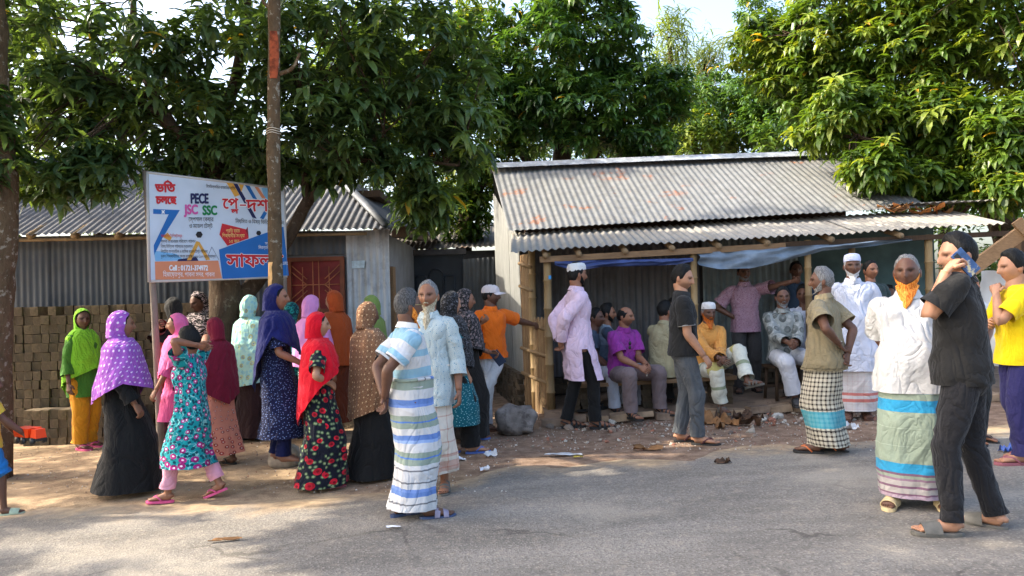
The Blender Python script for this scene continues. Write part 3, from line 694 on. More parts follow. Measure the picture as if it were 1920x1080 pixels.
def road_mat():
    t = NT('road_asphalt'); p = t.pos(); e = sep(t, t.n('Attribute', attribute_name='tint').outputs['Color'])[0]
    v = t.n('TexVoronoi', {'Vector': p, 'Scale': 88.}); v2 = t.n('TexVoronoi', {'Vector': p, 'Scale': 150.})
    n = t.noise(t.vm('MULTIPLY', p, (.55, 1.6, 1)), 1.1, 6, .62); n2 = t.noise(p, 14, 4, .6); sp = sep(t, v.outputs['Color'])[0]
    base = t.mix(t.step(n, .3, .7), L(112, 107, 100), L(146, 140, 131))
    base = t.mix(t.math('MULTIPLY', t.step(sp, .66, .78), .42), base, L(84, 80, 76)); base = t.mix(t.math('MULTIPLY', t.step(sp, .14, .08), .35), base, L(184, 174, 160))
    base = t.mix(t.math('MULTIPLY', t.step(v2.outputs['Distance'], .34, .52), .25), base, L(96, 90, 84))
    base = t.mix(t.math('MULTIPLY', t.step(n2, .52, .72), .35), base, L(165, 152, 134))
    cr = t.n('TexVoronoi', {'Vector': t.vm('ADD', p, t.vm('MULTIPLY', t.n('TexNoise', {'Vector': p, 'Scale': 2.5, 'Detail': 4.}).outputs['Color'], (.6, .6, 0))), 'Scale': .75}, feature='DISTANCE_TO_EDGE')
    base = t.mix(t.math('MULTIPLY', t.math('MULTIPLY', t.step(cr.outputs['Distance'], .012, .003), t.step(t.noise(p, .8, 3), .48, .6)), .55), base, L(66, 62, 58))
    base = t.mix(t.math('MULTIPLY', t.step(t.noise(p, .55, 5, .6), .52, .66), .45), base, L(168, 158, 142))
    dust = t.step(t.math('ADD', e, t.math('MULTIPLY', t.math('SUBTRACT', t.noise(p, 2.2, 6, .65), .5), .9)), .38, .85)
    col = t.mix(t.math('MULTIPLY', dust, .92), base, t.mix(t.step(n2, .35, .65), L(160, 136, 106), L(188, 162, 128)))
    t.col(col); t.rough(.9); t.b.inputs['Specular IOR Level'].default_value = .2
    t.bump(t.math('ADD', t.math('MULTIPLY', v.outputs['Distance'], t.math('SUBTRACT', .7, t.math('MULTIPLY', dust, .7))), t.math('MULTIPLY', n2, .5)), .35, .01)
    return t.m
def axis(*seg):
    o = []
    for a, b, n in seg: o += list(np.linspace(a, b, n, endpoint=False))
    return np.array(o + [seg[-1][1]])
xs = axis((-400, -30, 12), (-30, -9, 30), (-9, 9, 120), (9, 30, 30), (30, 400, 12)); ys = axis((-60, 0, 12), (0, 3, 6), (3, 12, 70), (12, 30, 30), (30, 900, 14))
X_, Y_ = np.meshgrid(xs, ys); Z_ = .026 * np.clip(X_, -14, 14) + .05 * sm((Y_ - 8.2) / .9) * sm((X_ + .4) / .8) + .012 * fnoise(np.stack([X_ * 1.3, Y_ * 1.3, 0 * X_], -1), 4, 3) * (Y_ > 6.5) * (np.abs(X_) < 12)
Z_ -= .03 * (Y_ < 6.0)
b = MB(); b.grid(np.stack([X_, Y_, Z_], -1)); GROUND = tag(b.build('ground', ground_mat()), kind='structure')
EDGE = np.array([G(px, py)[:2] for px, py in ((-260, 975), (-100, 962), (0, 950), (330, 930), (640, 917), (800, 897), (940, 868), (1200, 850), (1500, 822), (1900, 792), (2200, 772))])
def road_edge(x): return np.interp(x, EDGE[:, 0], EDGE[:, 1])
xs = axis((-400, -12, 20), (-12, 12, 200), (12, 400, 20)); vv = np.array([0, .35, .6, .75, .82, .87, .91, .94, .97, 1.])
ye = road_edge(xs) + .10 * fnoise(np.stack([xs * 2.1, 0 * xs, 0 * xs], -1), 7, 4)
P = np.zeros((len(vv), len(xs), 3)); P[..., 0] = xs[None]; P[..., 1] = -7 + (ye + 7)[None] * vv[:, None]
dist = ye[None] - P[..., 1]; tint = np.clip(1 - dist / 1.15, 0, 1)
P[..., 2] = .026 * np.clip(P[..., 0], -14, 14) + .006 - .016 * (vv[:, None] > .99)
b = MB(); b.grid(P, C=np.repeat(tint[..., None], 3, -1)); tag(b.build('road', road_mat()), kind='structure')

# ------------------------------------------------------------------ sheet metal and bamboo helpers
def metal(name, col, rough=.5, met=.25, rust=0., streak=.3, grime=.0, rscale=2.2):
    t = NT(name); o = t.uv(); p = t.pos(); u, v, _ = sep(t, o)
    st = t.noise(t.vm('MULTIPLY', p, (9, 9, .7)), 1., 4, .6); n = t.noise(p, 3, 5, .6)
    c = t.mix(t.step(st, .3, .7), tuple(x * (1 - streak) for x in col), tuple(min(1, x * (1 + streak * .7)) for x in col))
    c = t.mix(t.math('MULTIPLY', t.step(n, .45, .75), .35), c, tuple(x * .6 for x in col))
    if grime: c = t.mix(t.math('MULTIPLY', t.step(t.noise(p, 5, 6, .7), .48, .62), grime), c, L(70, 58, 46))
    if rust:
        r = t.step(t.noise(p, rscale, 6, .7, .4), .66 - rust, .71 - rust); r2 = t.step(t.noise(p, 13, 4), .35, .6)
        c = t.mix(t.math('MULTIPLY', r, r2), c, t.mix(n, L(104, 62, 40), L(172, 112, 78)))
    t.col(c); t.rough(t.math('ADD', rough, t.math('MULTIPLY', t.math('SUBTRACT', n, .5), .3))); t.b.inputs['Metallic'].default_value = met
    t.bump(t.noise(p, 26, 3), .12, .01); return t.m
def corr(p00, p10, p01, p11, name, m, parent, period=.094, amp=.012, sheet=.78, seed=0, rag=.012, nv=3, sag=0.):
    """corrugated sheets between four corners (bottom left/right, top left/right); every sheet a mesh of its own"""
    p00, p10, p01, p11 = (np.asarray(x, float) for x in (p00, p10, p01, p11)); rg = np.random.default_rng(seed + 5)
    Wd = np.linalg.norm(p10 - p00); n = max(1, round(Wd / sheet)); nn = nrm(np.cross(p10 - p00, p01 - p00)); out = []
    if nn @ (CAM - p00) < 0: nn = -nn
    for k in range(n):
        a, b_ = k / n - (.02 if k else 0), (k + 1) / n; cols = max(4, int((b_ - a) * Wd / period * 6)); u = np.linspace(a, b_, cols)
        off = .006 * (k % 2) + rg.normal(0, .003); lo = rg.normal(0, rag) / (np.linalg.norm(p01 - p00) + 1e-6)
        v = np.linspace(0, 1, nv); v = v + (1 - v) * lo; tilt = rg.normal(0, .004)
        B0 = p00[None] + (p10 - p00)[None] * u[:, None]; T0 = p01[None] + (p11 - p01)[None] * u[:, None]
        Q = B0[None] * (1 - v)[:, None, None] + T0[None] * v[:, None, None]
        w = amp * np.sin(u * Wd / period * 2 * math.pi)[None] + off + tilt * (u - a)[None] / (b_ - a) + sag * fnoise(np.stack([u * Wd, 0 * u, 0 * u], -1), seed)[None] * (1 - v[:, None])
        Q = Q + nn * w[..., None]; mb = MB()
        UV = np.zeros((nv, cols + 1, 2)); UV[:, :cols, 0] = (u * Wd)[None]; UV[:, cols, 0] = Wd; UV[..., 1] = v[:, None]
        mb.grid(Q, UV); out.append(mb.build(name, m, parent))
    return out
def wood(name, c, c2=None, sc=(1, 1, 1), rough=.8):
    t = NT(name); o = t.obj(); n = t.noise(t.vm('MULTIPLY', o, sc), 18, 5, .6, .5); n2 = t.noise(o, 4, 4)
    c2 = c2 or tuple(x * .5 for x in c)
    t.col(t.mix(t.step(n2, .35, .7), t.mix(n, c2, c), t.mix(n, c2, tuple(x * .75 for x in c)))); t.rough(rough); t.bump(n, .4, .01); t.b.inputs['Specular IOR Level'].default_value = .25; return t.m
BAMBOO = wood('bamboo', L(172, 146, 104), L(122, 98, 66), (6, 6, .6), .6); BAMBOO_OLD = wood('bamboo_weathered', L(166, 142, 108), L(100, 80, 58), (6, 6, .6)); PLANK = wood('weathered_plank', L(162, 132, 98), L(88, 66, 48), (.6, 6, 6)); DARKWOOD = wood('dark_wood', L(92, 72, 54), L(46, 36, 28), (2, 2, .5))
def bamboo(name, p0, p1, r, m, parent=None, node=.32, bend=.0, n=10):
    p0, p1 = np.asarray(p0, float), np.asarray(p1, float); Ln = np.linalg.norm(p1 - p0); d = (p1 - p0) / Ln; rows = []
    k = max(2, int(Ln / node)); side = nrm(np.cross(d, (0.3, .9, .2)))
    for i in range(k + 1):
        s = i / k; c = p0 + d * Ln * s + side * bend * math.sin(math.pi * s)
        rr = r * (1 - .12 * s)
        if 0 < i < k: rows += [(*(c - d * .012), rr), (*(c - d * .004), rr * 1.16), (*(c + d * .006), rr * 1.14), (*(c + d * .013), rr * .98)]
        else: rows.append((*c, rr))
    mb = MB(); tube(mb, rows, 1, n, ref=nrm(np.cross(d, (.2, .3, .9)) + .01)); return mb.build(name, m, parent)
def slab(mb, pts, thick, nrmv): 
    pts = np.asarray(pts, float); q = pts + np.asarray(nrmv) * thick; n = len(pts)
    mb.add(np.vstack([pts, q]), [tuple(range(n))[::-1], tuple(range(n, 2 * n))] + [(i, (i + 1) % n, n + (i + 1) % n, n + i) for i in range(n)], smooth=False)

# ================================================================== LEFT HOUSE (grey corrugated sheets, hipped roof)
ZINC_L = metal('zinc_roof_old', L(76, 78, 82), .7, .05, .0, .25, .3); ZINC_W = metal('zinc_wall_dark', L(78, 83, 90), .6, .3, 0., .22, .15); ZINC_P = metal('zinc_wall_pale', L(176, 182, 188), .5, .3, .0, .3, .2)
PLASTER_G = simple('grey_plaster', L(120, 124, 130), .9, .15, 3, .3, 20)
hx0, hx1, hy = -9.5, -1.66, 10.35
H1 = empty('house', (-4, hy, gz(-4, hy)), label='low grey corrugated metal house with hipped roof behind the sign', cat='house'); H1.location = (0, 0, 0)
def wpt(x, y, z): return np.array([x, y, z])
b = MB(); b.box((hx0 / 2 + hx1 / 2, hy + 2.06, 1.12), (abs(hx1 - hx0) / 2 - .03, 2.0, 1.33)); WALL1 = b.build('wall', PLASTER_G, H1)
corr((hx0, hy, -.35), (-3.1, hy, -.3), (hx0, hy, 2.56), (-3.1, hy, 2.52), 'wall_sheet', ZINC_W, WALL1, .085, .009, .8, 1)
corr((-2.25, hy, -.3), (hx1, hy, -.3), (-2.25, hy, 2.5), (hx1, hy, 2.5), 'wall_sheet', ZINC_P, WALL1, .085, .009, .8, 2)
corr((-3.1, hy, 2.2), (-2.25, hy, 2.2), (-3.1, hy, 2.52), (-2.25, hy, 2.5), 'wall_sheet', ZINC_W, WALL1, .085, .009, .9, 3)
corr((-3.1, hy, -.3), (-2.25, hy, -.3), (-3.1, hy, .8), (-2.25, hy, .8), 'wall_sheet', ZINC_W, WALL1, .085, .009, .9, 4)
b = MB(); b.box((-5.6, 12.9, 3.2), (3.6, 1.2, .05)); RF1 = b.build('roof', DARKWOOD, H1)
A0, A1 = wpt(-9.8, 9.92, 2.56), wpt(-1.62, 9.92, 2.47); B0, B1 = wpt(-9.8, 13.0, 4.15), wpt(-3.35, 13.0, 4.08)
corr(A0, A1, B0, B1 + (1.73, 0, 0), 'roof_sheet', ZINC_L, RF1, .095, .013, .8, 6, .015) if False else None
# front slope: straight sheets, the last ones cut along the hip
nsh = 11
for k in range(nsh):
    x0 = -9.8 + k * (8.18 / nsh); x1 = -9.8 + (k + 1) * (8.18 / nsh) + .015
    def topz(x):
        u = 1.0 if x <= -3.35 else max(0.03, 1 - (x + 3.35) / (3.35 - 1.62)); return wpt(x, 9.92 + 3.08 * u, 2.56 - .011 * (x + 9.8) + 1.6 * u)
    corr(wpt(x0, 9.92, 2.56 - .011 * (x0 + 9.8)), wpt(x1, 9.92, 2.56 - .011 * (x1 + 9.8)), topz(x0), topz(x1), 'roof_sheet', ZINC_L, RF1, .095, .013, 2., 20 + k, .01)
corr(wpt(-1.62, 9.95, 2.48), wpt(-1.30, 13.0, 2.62), wpt(-1.70, 10.0, 2.54), wpt(-3.30, 13.0, 4.07), 'roof_sheet', ZINC_L, RF1, .095, .010, .8, 40)
corr(wpt(-1.30, 13.0, 2.62), wpt(-1.30, 16.0, 2.6), wpt(-3.30, 13.0, 4.07), wpt(-3.3, 16.0, 4.07), 'roof_sheet', ZINC_L, RF1, .095, .010, .8, 41)
b = MB(); tube(b, [(-1.64, 9.96, 2.52, .05, .03), (-2.4, 11.3, 3.25, .06, .03), (-3.33, 13.0, 4.1, .06, .03)], 2, 8, ref=(1, -.5, 0)); b.build('hip_cap', ZINC_W, RF1)
b = MB(); b.box((-1.45, 11.2, 2.50), (.10, 1.3, .07), rot('x', .06)); b.build('eave_board', DARKWOOD, RF1)
for px in (55, 138, 220): bamboo('rafter', at(px, 443, 9.95), at(px, 443, 9.95) + np.array([0, .5, .25]), .045, BAMBOO_OLD, RF1)
bamboo('purlin', (-9.5, 10.02, 2.49), (-1.9, 10.02, 2.42), .025, BAMBOO_OLD, RF1)
# grilled window with a red shutter
WR = simple('rust_red_paint', L(112, 28, 28), .6, .2, 6, .15, 30); WO = simple('rust_brown_paint', L(108, 58, 36), .65, .25, 6, .2, 30); WG = simple('grille_paint', L(170, 104, 70), .6, .2, 10, .1, 30)
wx0, wx1, wz0, wz1, wm = -3.02, -2.30, .85, 2.12, 1.42
b = MB(); b.box((-2.66, hy - .005, (wm + wz1) / 2), (.35, .02, (wz1 - wm) / 2)); WIN = b.build('window', WR, H1)
b = MB(); b.box((-2.66, hy - .005, (wm + wz0) / 2 - .012), (.35, .02, (wm - wz0) / 2 - .012)); b.build('shutter', WO, WIN)
for (c, h) in (((wx0, hy - .03, 1.48), (.028, .035, .66)), ((wx1, hy - .03, 1.48), (.028, .035, .66)), ((-2.66, hy - .031, wz1), (.385, .035, .028)), ((-2.66, hy - .031, wm), (.36, .034, .022)), ((-2.66, hy - .031, wz0), (.385, .035, .028))):
    b = MB(); b.box(c, h); b.build('frame', WO, WIN)
def bar(p0, p1, r=.007):
    b = MB(); tube(b, [(*p0, r), (*p1, r)], 1, 5, ref=(0, 1, 0)); b.build('grille_bar', WG, WIN)
yy = hy - .045
for z0, z1 in ((wm + .03, wz1 - .03), (wz0 + .03, wm - .03)):
    zm = (z0 + z1) / 2; hh = z1 - z0
    for x in (-2.70, -2.62): bar((x, yy, z0), (x, yy, z1))
    bar((wx0 + .03, yy, zm), (wx1 - .03, yy, zm))
    for sx in (-1, 1):
        xi, xo = -2.66 + sx * .04, -2.66 + sx * .33
        for k in (.28, .42): bar((xo, yy, zm + hh * k), (xi + sx * .08, yy, zm + hh * .12 * (k > .3))); bar((xo, yy, zm - hh * k), (xi + sx * .08, yy, zm - hh * .12 * (k > .3)))
        bar((xi + sx * .14, yy, z0 + hh * .12), (xi + sx * .14, yy, z1 - hh * .12))
# side shutters and paper notice
b = MB(); b.box((-1.66, 10.62, 1.45), (.02, .12, .55)); b.build('side_shutter', PLANK, H1)
tag(MB().build('x'), kind='structure') if False else None
b = MB(); q = at(672, 496, hy - .03); b.grid(np.array([[q + (-.09, 0, -.05), q + (.08, 0, -.05)], [q + (-.09, 0, .05), q + (.09, 0, .055)]]))
tag(b.build('paper_notice', simple('notice_paper', L(180, 200, 212), .8, .15, 30, 0)), 'small torn pale blue paper notice stuck on the corrugated wall', 'notice')

# ================================================================== BRICK STACK
BR = [simple('old_brick_%d' % i, c, .95, .35, 9, .5, 45, stain=(L(70, 60, 44), 4, .8)) for i, c in enumerate((L(104, 90, 72), L(96, 82, 66), L(88, 76, 60), L(114, 98, 76), L(78, 69, 56)))]
ms = []
for i in range(5):
    rg = np.random.default_rng(i); b = MB(); b.box((0, 0, 0), (.052, .12, .056)); V = b.v[0]; V += rg.normal(0, .0035, V.shape)
    o = b.build('brick', BR[i]); ms.append(o.data); bpy.data.objects.remove(o)
STK = empty('brick_stack', (0, 0, 0), label='long low stack of weathered mossy bricks with their ends showing', cat='brick stack')
rg = np.random.default_rng(3)
def lay(x, y, z, nm=STK):
    o = link('brick', ms[int(rg.integers(5))], nm, (x + rg.normal(0, .004), y + rg.normal(0, .009), z)); o.rotation_euler = (rg.normal(0, .02), rg.normal(0, .03), rg.normal(0, .04))
STK2 = empty('brick_stack', (0, 0, 0), label='end of the brick stack half hidden behind the women at the sign pole', cat='brick stack')
for r_ in range(15):
    for c in range(23):
        if r_ == 14 and rg.random() < .15: continue
        lay(-6.52 + c * .110 + (.05 if r_ % 2 else 0) * .3, 9.78, -.12 + r_ * .1165, STK if c < 16 else STK2)
for r_ in range(4):
    for c in range(13): lay(-6.05 + c * .110, 9.54, -.12 + r_ * .116)
b = MB(); b.box((-5.33, 10.07, .70), (1.14, .18, .78)); b.build('backing_bricks', BR[2], STK)

# ================================================================== PASSAGE: gate, fence
STEEL = simple('dark_steel_paint', L(34, 44, 54), .45, .2, 4, .1, 30)
q0, q1 = at(764, 600, 13.2)[0], at(872, 600, 13.2)[0]
b = MB(); b.box(((q0 + q1) / 2, 13.2, 1.12), ((q1 - q0) / 2, .03, 1.2)); GATE = tag(b.build('gate', STEEL), 'dark blue steel door with raised arched panels in the passage', 'door')
xm = (q0 + q1) / 2
for dx, w_, arch in ((-.24, .085, 0), (.02, .12, 1), (.26, .085, 0)):
    b = MB(); pts = [(xm + dx - w_, .6), (xm + dx + w_, .6), (xm + dx + w_, 1.95)] + [(xm + dx + w_ * math.cos(a), 1.95 + w_ * math.sin(a) * arch) for a in np.linspace(.3, 2.84, 6)] + [(xm + dx - w_, 1.95)]
    tube(b, [(x, 13.16, z, .014) for x, z in pts + [pts[0]]], 1, 6, ref=(0, 1, 0)); b.build('panel_moulding', STEEL, GATE)
b = MB(); b.box((xm, 13.17, 2.36), ((q1 - q0) / 2 + .05, .06, .05)); b.build('lintel', simple('lintel', L(60, 58, 58)), GATE)
FZ = metal('zinc_fence', L(84, 90, 94), .65, .1, .02, .3, .3)
FENCE = empty('fence', (0, 0, 0), label='corrugated sheet fence closing the passage between the two buildings', cat='fence')
corr(at(868, 640, 13.0), at(950, 640, 13.0), at(868, 486, 13.0), at(950, 480, 13.0), 'fence_sheet', FZ, FENCE, .085, .01, .8, 60)
LOW = empty('outhouse', (0, 0, 0), label='dark low outbuilding roof behind the passage door', cat='building')
corr((-2.6, 13.5, 2.45), (.3, 13.5, 2.45), (-2.6, 15.5, 3.1), (.3, 15.5, 3.1), 'roof_sheet', metal('zinc_dark_roof', L(92, 88, 84), .7, .1, .05), LOW, .095, .012, .8, 61)
b = MB(); b.box((-1.2, 14.4, 1.15), (1.6, .8, 1.25)); b.build('wall', simple('dark_wall', L(62, 60, 58)), LOW)

# ================================================================== SHED WITH PORCH (right)
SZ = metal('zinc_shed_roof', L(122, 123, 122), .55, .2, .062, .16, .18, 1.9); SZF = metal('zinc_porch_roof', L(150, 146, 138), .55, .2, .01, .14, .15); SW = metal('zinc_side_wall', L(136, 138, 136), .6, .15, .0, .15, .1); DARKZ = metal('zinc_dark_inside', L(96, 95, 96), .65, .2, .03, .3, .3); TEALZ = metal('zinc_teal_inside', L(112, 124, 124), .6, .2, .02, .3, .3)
SHED = empty('shed', (0, 0, 0), label='tin shed with rusty corrugated roof and open bamboo-posted porch', cat='shed')
b = MB(); b.box((2.75, 12.5, 2.66), (2.5, .7, .08)); RF2 = b.build('roof', DARKWOOD, SHED)
corr((-.02, 10.15, 2.42), (5.5, 9.9, 2.56), (-.27, 12.35, 3.66), (5.72, 12.7, 3.78), 'roof_sheet', SZ, RF2, .088, .0075, .8, 70, .012, nv=5)
corr((5.5, 14.9, 2.6), (-.2, 14.6, 2.5), (5.72, 12.7, 3.78), (-.27, 12.35, 3.66), 'roof_sheet', SZ, RF2, .097, .014, .8, 71)
b = MB()
for a_, c_ in (((-.3, 12.28, 3.69), (5.74, 12.62, 3.81)),):
    a_, c_ = np.array(a_), np.array(c_); Q = []
    for dy, dz in ((-.20, -.075), (-.02, .035), (.06, .03), (.24, -.09)): Q.append([a_ + (0, dy, dz), a_ * .5 + c_ * .5 + (0, dy, dz + .012), c_ + (0, dy, dz)])
    b.grid(np.array(Q))
b.build('ridge_cap', ZINC_P, RF2)
corr((0.0, 9.08, 2.07), (5.98, 9.06, 2.235), (.02, 10.42, 2.40), (5.95, 10.2, 2.54), 'porch_roof_sheet', SZF, RF2, .094, .013, .8, 72, .02, nv=3, sag=.012)
corr((5.0, 9.95, 2.60), (7.6, 9.4, 2.60), (5.0, 11.2, 2.72), (7.6, 11.2, 2.72), 'porch_roof_sheet', SZF, RF2, .094, .012, .8, 73)
# walls
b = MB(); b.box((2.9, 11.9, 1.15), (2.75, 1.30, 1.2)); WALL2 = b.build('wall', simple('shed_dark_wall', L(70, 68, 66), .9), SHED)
corr((-.24, 12.7, .0), (.13, 10.12, .0), (-.26, 12.7, 3.3), (.10, 10.12, 2.34), 'side_wall_sheet', SW, WALL2, .09, .008, .8, 80)
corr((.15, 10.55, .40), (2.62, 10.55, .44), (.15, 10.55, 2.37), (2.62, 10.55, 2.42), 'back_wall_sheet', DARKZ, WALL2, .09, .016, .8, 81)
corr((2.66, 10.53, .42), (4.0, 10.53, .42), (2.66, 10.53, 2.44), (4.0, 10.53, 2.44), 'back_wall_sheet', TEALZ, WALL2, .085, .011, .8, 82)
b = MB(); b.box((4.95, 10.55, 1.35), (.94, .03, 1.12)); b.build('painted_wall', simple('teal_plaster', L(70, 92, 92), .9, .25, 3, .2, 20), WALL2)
# brick plinth below the side wall
b_ms = []
for i in range(3):
    b = MB(); b.box((0, 0, 0), (.055, .118, .034)); b.v[0] += np.random.default_rng(i).normal(0, .004, b.v[0].shape); o = b.build('brick', (BR[1], BR[2], BR[4])[i]); b_ms.append(o.data); bpy.data.objects.remove(o)
PL = empty('plinth', (0, 0, 0)); PL.parent = SHED
for r_ in range(7):
    for k in range(10):
        s = k / 10 + (.05 if r_ % 2 else 0); o = link('brick', b_ms[int(rg.integers(3))], PL, (.10 - .37 * s + rg.normal(0, .01), 10.15 + 2.5 * s, .03 + r_ * .073)); o.rotation_euler = (0, 0, .14 + rg.normal(0, .05))
for k in range(22):
    for r_ in range(3): o = link('brick', b_ms[int(rg.integers(3))], PL, (.30 + .252 * k + (.12 if r_ % 2 else 0), 10.52, .20 + .0065 * k + r_ * .073)); o.rotation_euler = (0, 0, 1.57 + rg.normal(0, .04))
# posts, beam, rafters
def post(px, ybase, ytop, Y, r, m=BAMBOO):
    p = at(px, ybase, Y); p[2] = gz(p[0], Y) - .05; t_ = at(px, ytop, Y); t_[0] = p[0] * .5 + t_[0] * .5; p[0] = t_[0]; bamboo('post', p, t_, r, m, SHED, .3, .01)
post(1030, 770, 474, 9.22, .052); post(1305, 760, 470, 9.22, .045); post(1519, 750, 450, 9.22, .045); post(1602, 750, 448, 9.24, .045); post(1746, 740, 440, 9.24, .05); post(1001, 760, 470, 9.75, .05)
p0, p1 = at(1012, 487, 9.16), at(1472, 461, 9.16); b = MB(); Mx = np.stack([nrm(p1 - p0), (0, 1, 0), nrm(np.cross(p1 - p0, (0, 1, 0)))], 1); b.box((p0 + p1) / 2, (np.linalg.norm(p1 - p0) / 2, .025, .036), Mx); b.build('beam', PLANK, SHED)
p0, p1 = at(1460, 459, 9.20), at(1900, 437, 9.20); b = MB(); Mx = np.stack([nrm(p1 - p0), (0, 1, 0), nrm(np.cross(p1 - p0, (0, 1, 0)))], 1); b.box((p0 + p1) / 2, (np.linalg.norm(p1 - p0) / 2, .03, .03), Mx); b.build('beam', DARKWOOD, SHED)
for px, py in ((1023, 480), (1086, 477), (1173, 472), (1261, 466), (1349, 462), (1440, 456), (1560, 449), (1690, 442)): q = at(px, py, 9.10); bamboo('rafter', q, q + np.array([0, 1.4, .36]), .036, BAMBOO_OLD, SHED)
# bamboo screen beside the porch
SCR = empty('bamboo_screen', (0, 0, 0), label='split bamboo screen with tied cross poles at the side of the porch', cat='screen')
for k in range(26):
    s = k / 25; x = .135 + .30 * s; y = 10.05 - .80 * s; zt = 2.08 if s < .42 else 1.24 + .03 * math.sin(k * 2.1); b = MB(); z0 = gz(x, y) - .02 + .02 * rg.random()
    b.box((x + rg.normal(0, .003), y, (z0 + zt) / 2), (.006, .0165, (zt - z0) / 2), rot('z', .38 + rg.normal(0, .12)) @ rot('x', rg.normal(0, .006))); b.build('slat', (BAMBOO_OLD, PLANK)[k % 3 == 0], SCR)
for z, s1 in ((1.92, .45), (1.62, .45), (1.13, 1), (.80, 1), (.47, 1)):
    bamboo('cross_pole', (.11, 10.06, z + .05), (.11 + .315 * s1, 10.06 - .83 * s1, z - .02), .024, BAMBOO_OLD, SCR, .22)
# tarps under the eave
def tarp(name, px0, px1, ytop0, ytop1, ybot, Y, m, label, seed, dep=.05):
    n, k = 70, 9; b = MB(); Q = []; u = np.linspace(0, 1, n)
    yb = np.interp(u, [q[0] for q in ybot], [q[1] for q in ybot]); yt = ytop0 + (ytop1 - ytop0) * u
    for j in range(k):
        v = j / (k - 1); row = np.array([at(px0 + (px1 - px0) * a, t_ + (b_ - t_) * v, Y) for a, t_, b_ in zip(u, yt, yb)])
        w = dep * fnoise(np.stack([u * 6 + v * 1.2, v * 3 + 0 * u, 0 * u], -1), seed, 3); row[:, 1] += w - .02 * math.sin(v * 3) ; Q.append(row)
    b.grid(np.array(Q)); return tag(b.build(name, m), label, 'tarpaulin', 'tarpaulins hung under the porch roof')
TB = simple('blue_tarp', L(58, 76, 128), .5, .2, 5, .4, 12); TG = simple('grey_blue_tarp', L(108, 124, 140), .5, .25, 5, .5, 10)
tarp('tarpaulin', 1040, 1298, 490, 484, [(0, 497), (.15, 508), (.35, 500), (.7, 498), (.9, 496), (1, 490)], 9.14, TB, 'bright blue tarpaulin rolled along the left of the porch eave', 3)
tarp('tarpaulin', 1310, 1705, 474, 448, [(0, 497), (.1, 505), (.25, 503), (.4, 490), (.6, 470), (.8, 463), (1, 452)], 9.12, TG, 'sagging grey blue tarpaulin along the right of the porch eave', 8, .09)
# porch floor with a kerb of loose bricks
b = MB(); xs = np.linspace(.34, 6.2, 40); ys = np.linspace(8.74, 10.6, 12); X_, Y_ = np.meshgrid(xs, ys); Z_ = .026 * X_ + .135 + .01 * fnoise(np.stack([X_ * 3, Y_ * 3, 0 * X_], -1), 2); Z_[0] -= .16
b.grid(np.stack([X_, Y_ + .03 * fnoise(np.stack([X_ * 2, 0 * X_, 0 * X_], -1), 9), Z_], -1)); tag(b.build('porch_floor', simple('porch_earth', L(120, 100, 82), .95, .25, 3, .6, 14, stain=(L(80, 66, 54), 6, .7))), kind='structure')
_gz0 = gz
def gz(x, y):
    z = _gz0(x, y); x = np.asarray(x, float); y = np.asarray(y, float)
    return np.where((y > 8.72) & (x > .32) & (x < 6.2), .026 * x + .135, z)
PAVE = [simple('kerb_brick_%d' % i, c, .95, .3, 8, .5, 40) for i, c in enumerate((L(150, 128, 104), L(132, 112, 94), L(164, 138, 110)))]
pm = []
for i in range(3):
    b = MB(); b.box((0, 0, 0), (.12, .065, .035)); b.v[0] += np.random.default_rng(40 + i).normal(0, .006, b.v[0].shape); o = b.build('kerb_brick', PAVE[i]); pm.append(o.data); bpy.data.objects.remove(o)
for k in range(21):
    x = .42 + k * .262; o = link('kerb_brick', pm[int(rg.integers(3))], GROUND, (x, 8.70 + rg.normal(0, .025), .026 * x + .075 + rg.normal(0, .01))); o.rotation_euler = (rg.normal(0, .08), rg.normal(0, .05), rg.normal(0, .12))
# ================================================================== TREES
def leaf_mat(name, trans=.32, rough=.38, hue=None):
    t = NT(name); a = t.n('Attribute', attribute_name='tint').outputs['Color']; t.col(a); t.rough(rough); t.b.inputs['Specular IOR Level'].default_value = .45
    tr = t.n('BsdfTranslucent'); t.set(tr.inputs[0], t.mix(1., a, (1.5, 1.35, .45), 'MULTIPLY'))
    mx = t.n('MixShader', {0: trans}); t.t.links.new(t.b.outputs[0], mx.inputs[1]); t.t.links.new(tr.outputs[0], mx.inputs[2]); t.t.links.new(mx.outputs[0], t.out.inputs[0]); return t.m
LEAF = leaf_mat('mango_leaf', .46); LEAF2 = leaf_mat('fine_leaf', .4, .5)
def bark_mat(name, c, c2, lich=.4, orange=None):
    t = NT(name); p = t.pos(); n = t.noise(t.vm('MULTIPLY', p, (1, 1, .45)), 22, 6, .65, .6); n2 = t.noise(p, 7, 4)
    col = t.mix(n, c2, c); col = t.mix(t.math('MULTIPLY', t.step(t.noise(p, 16, 5, .65), .56, .64), lich), col, L(176, 172, 156)); col = t.mix(t.math('MULTIPLY', t.step(n2, .5, .7), .5), col, c2)
    t.col(col); t.rough(.95); t.bump(n, .9, .03); t.b.inputs['Specular IOR Level'].default_value = .1; return t.m
BARK = bark_mat('bark_dark', L(92, 78, 64), L(44, 36, 30), .12); BARK2 = bark_mat('bark_lichen', L(116, 98, 76), L(66, 54, 40), .5)
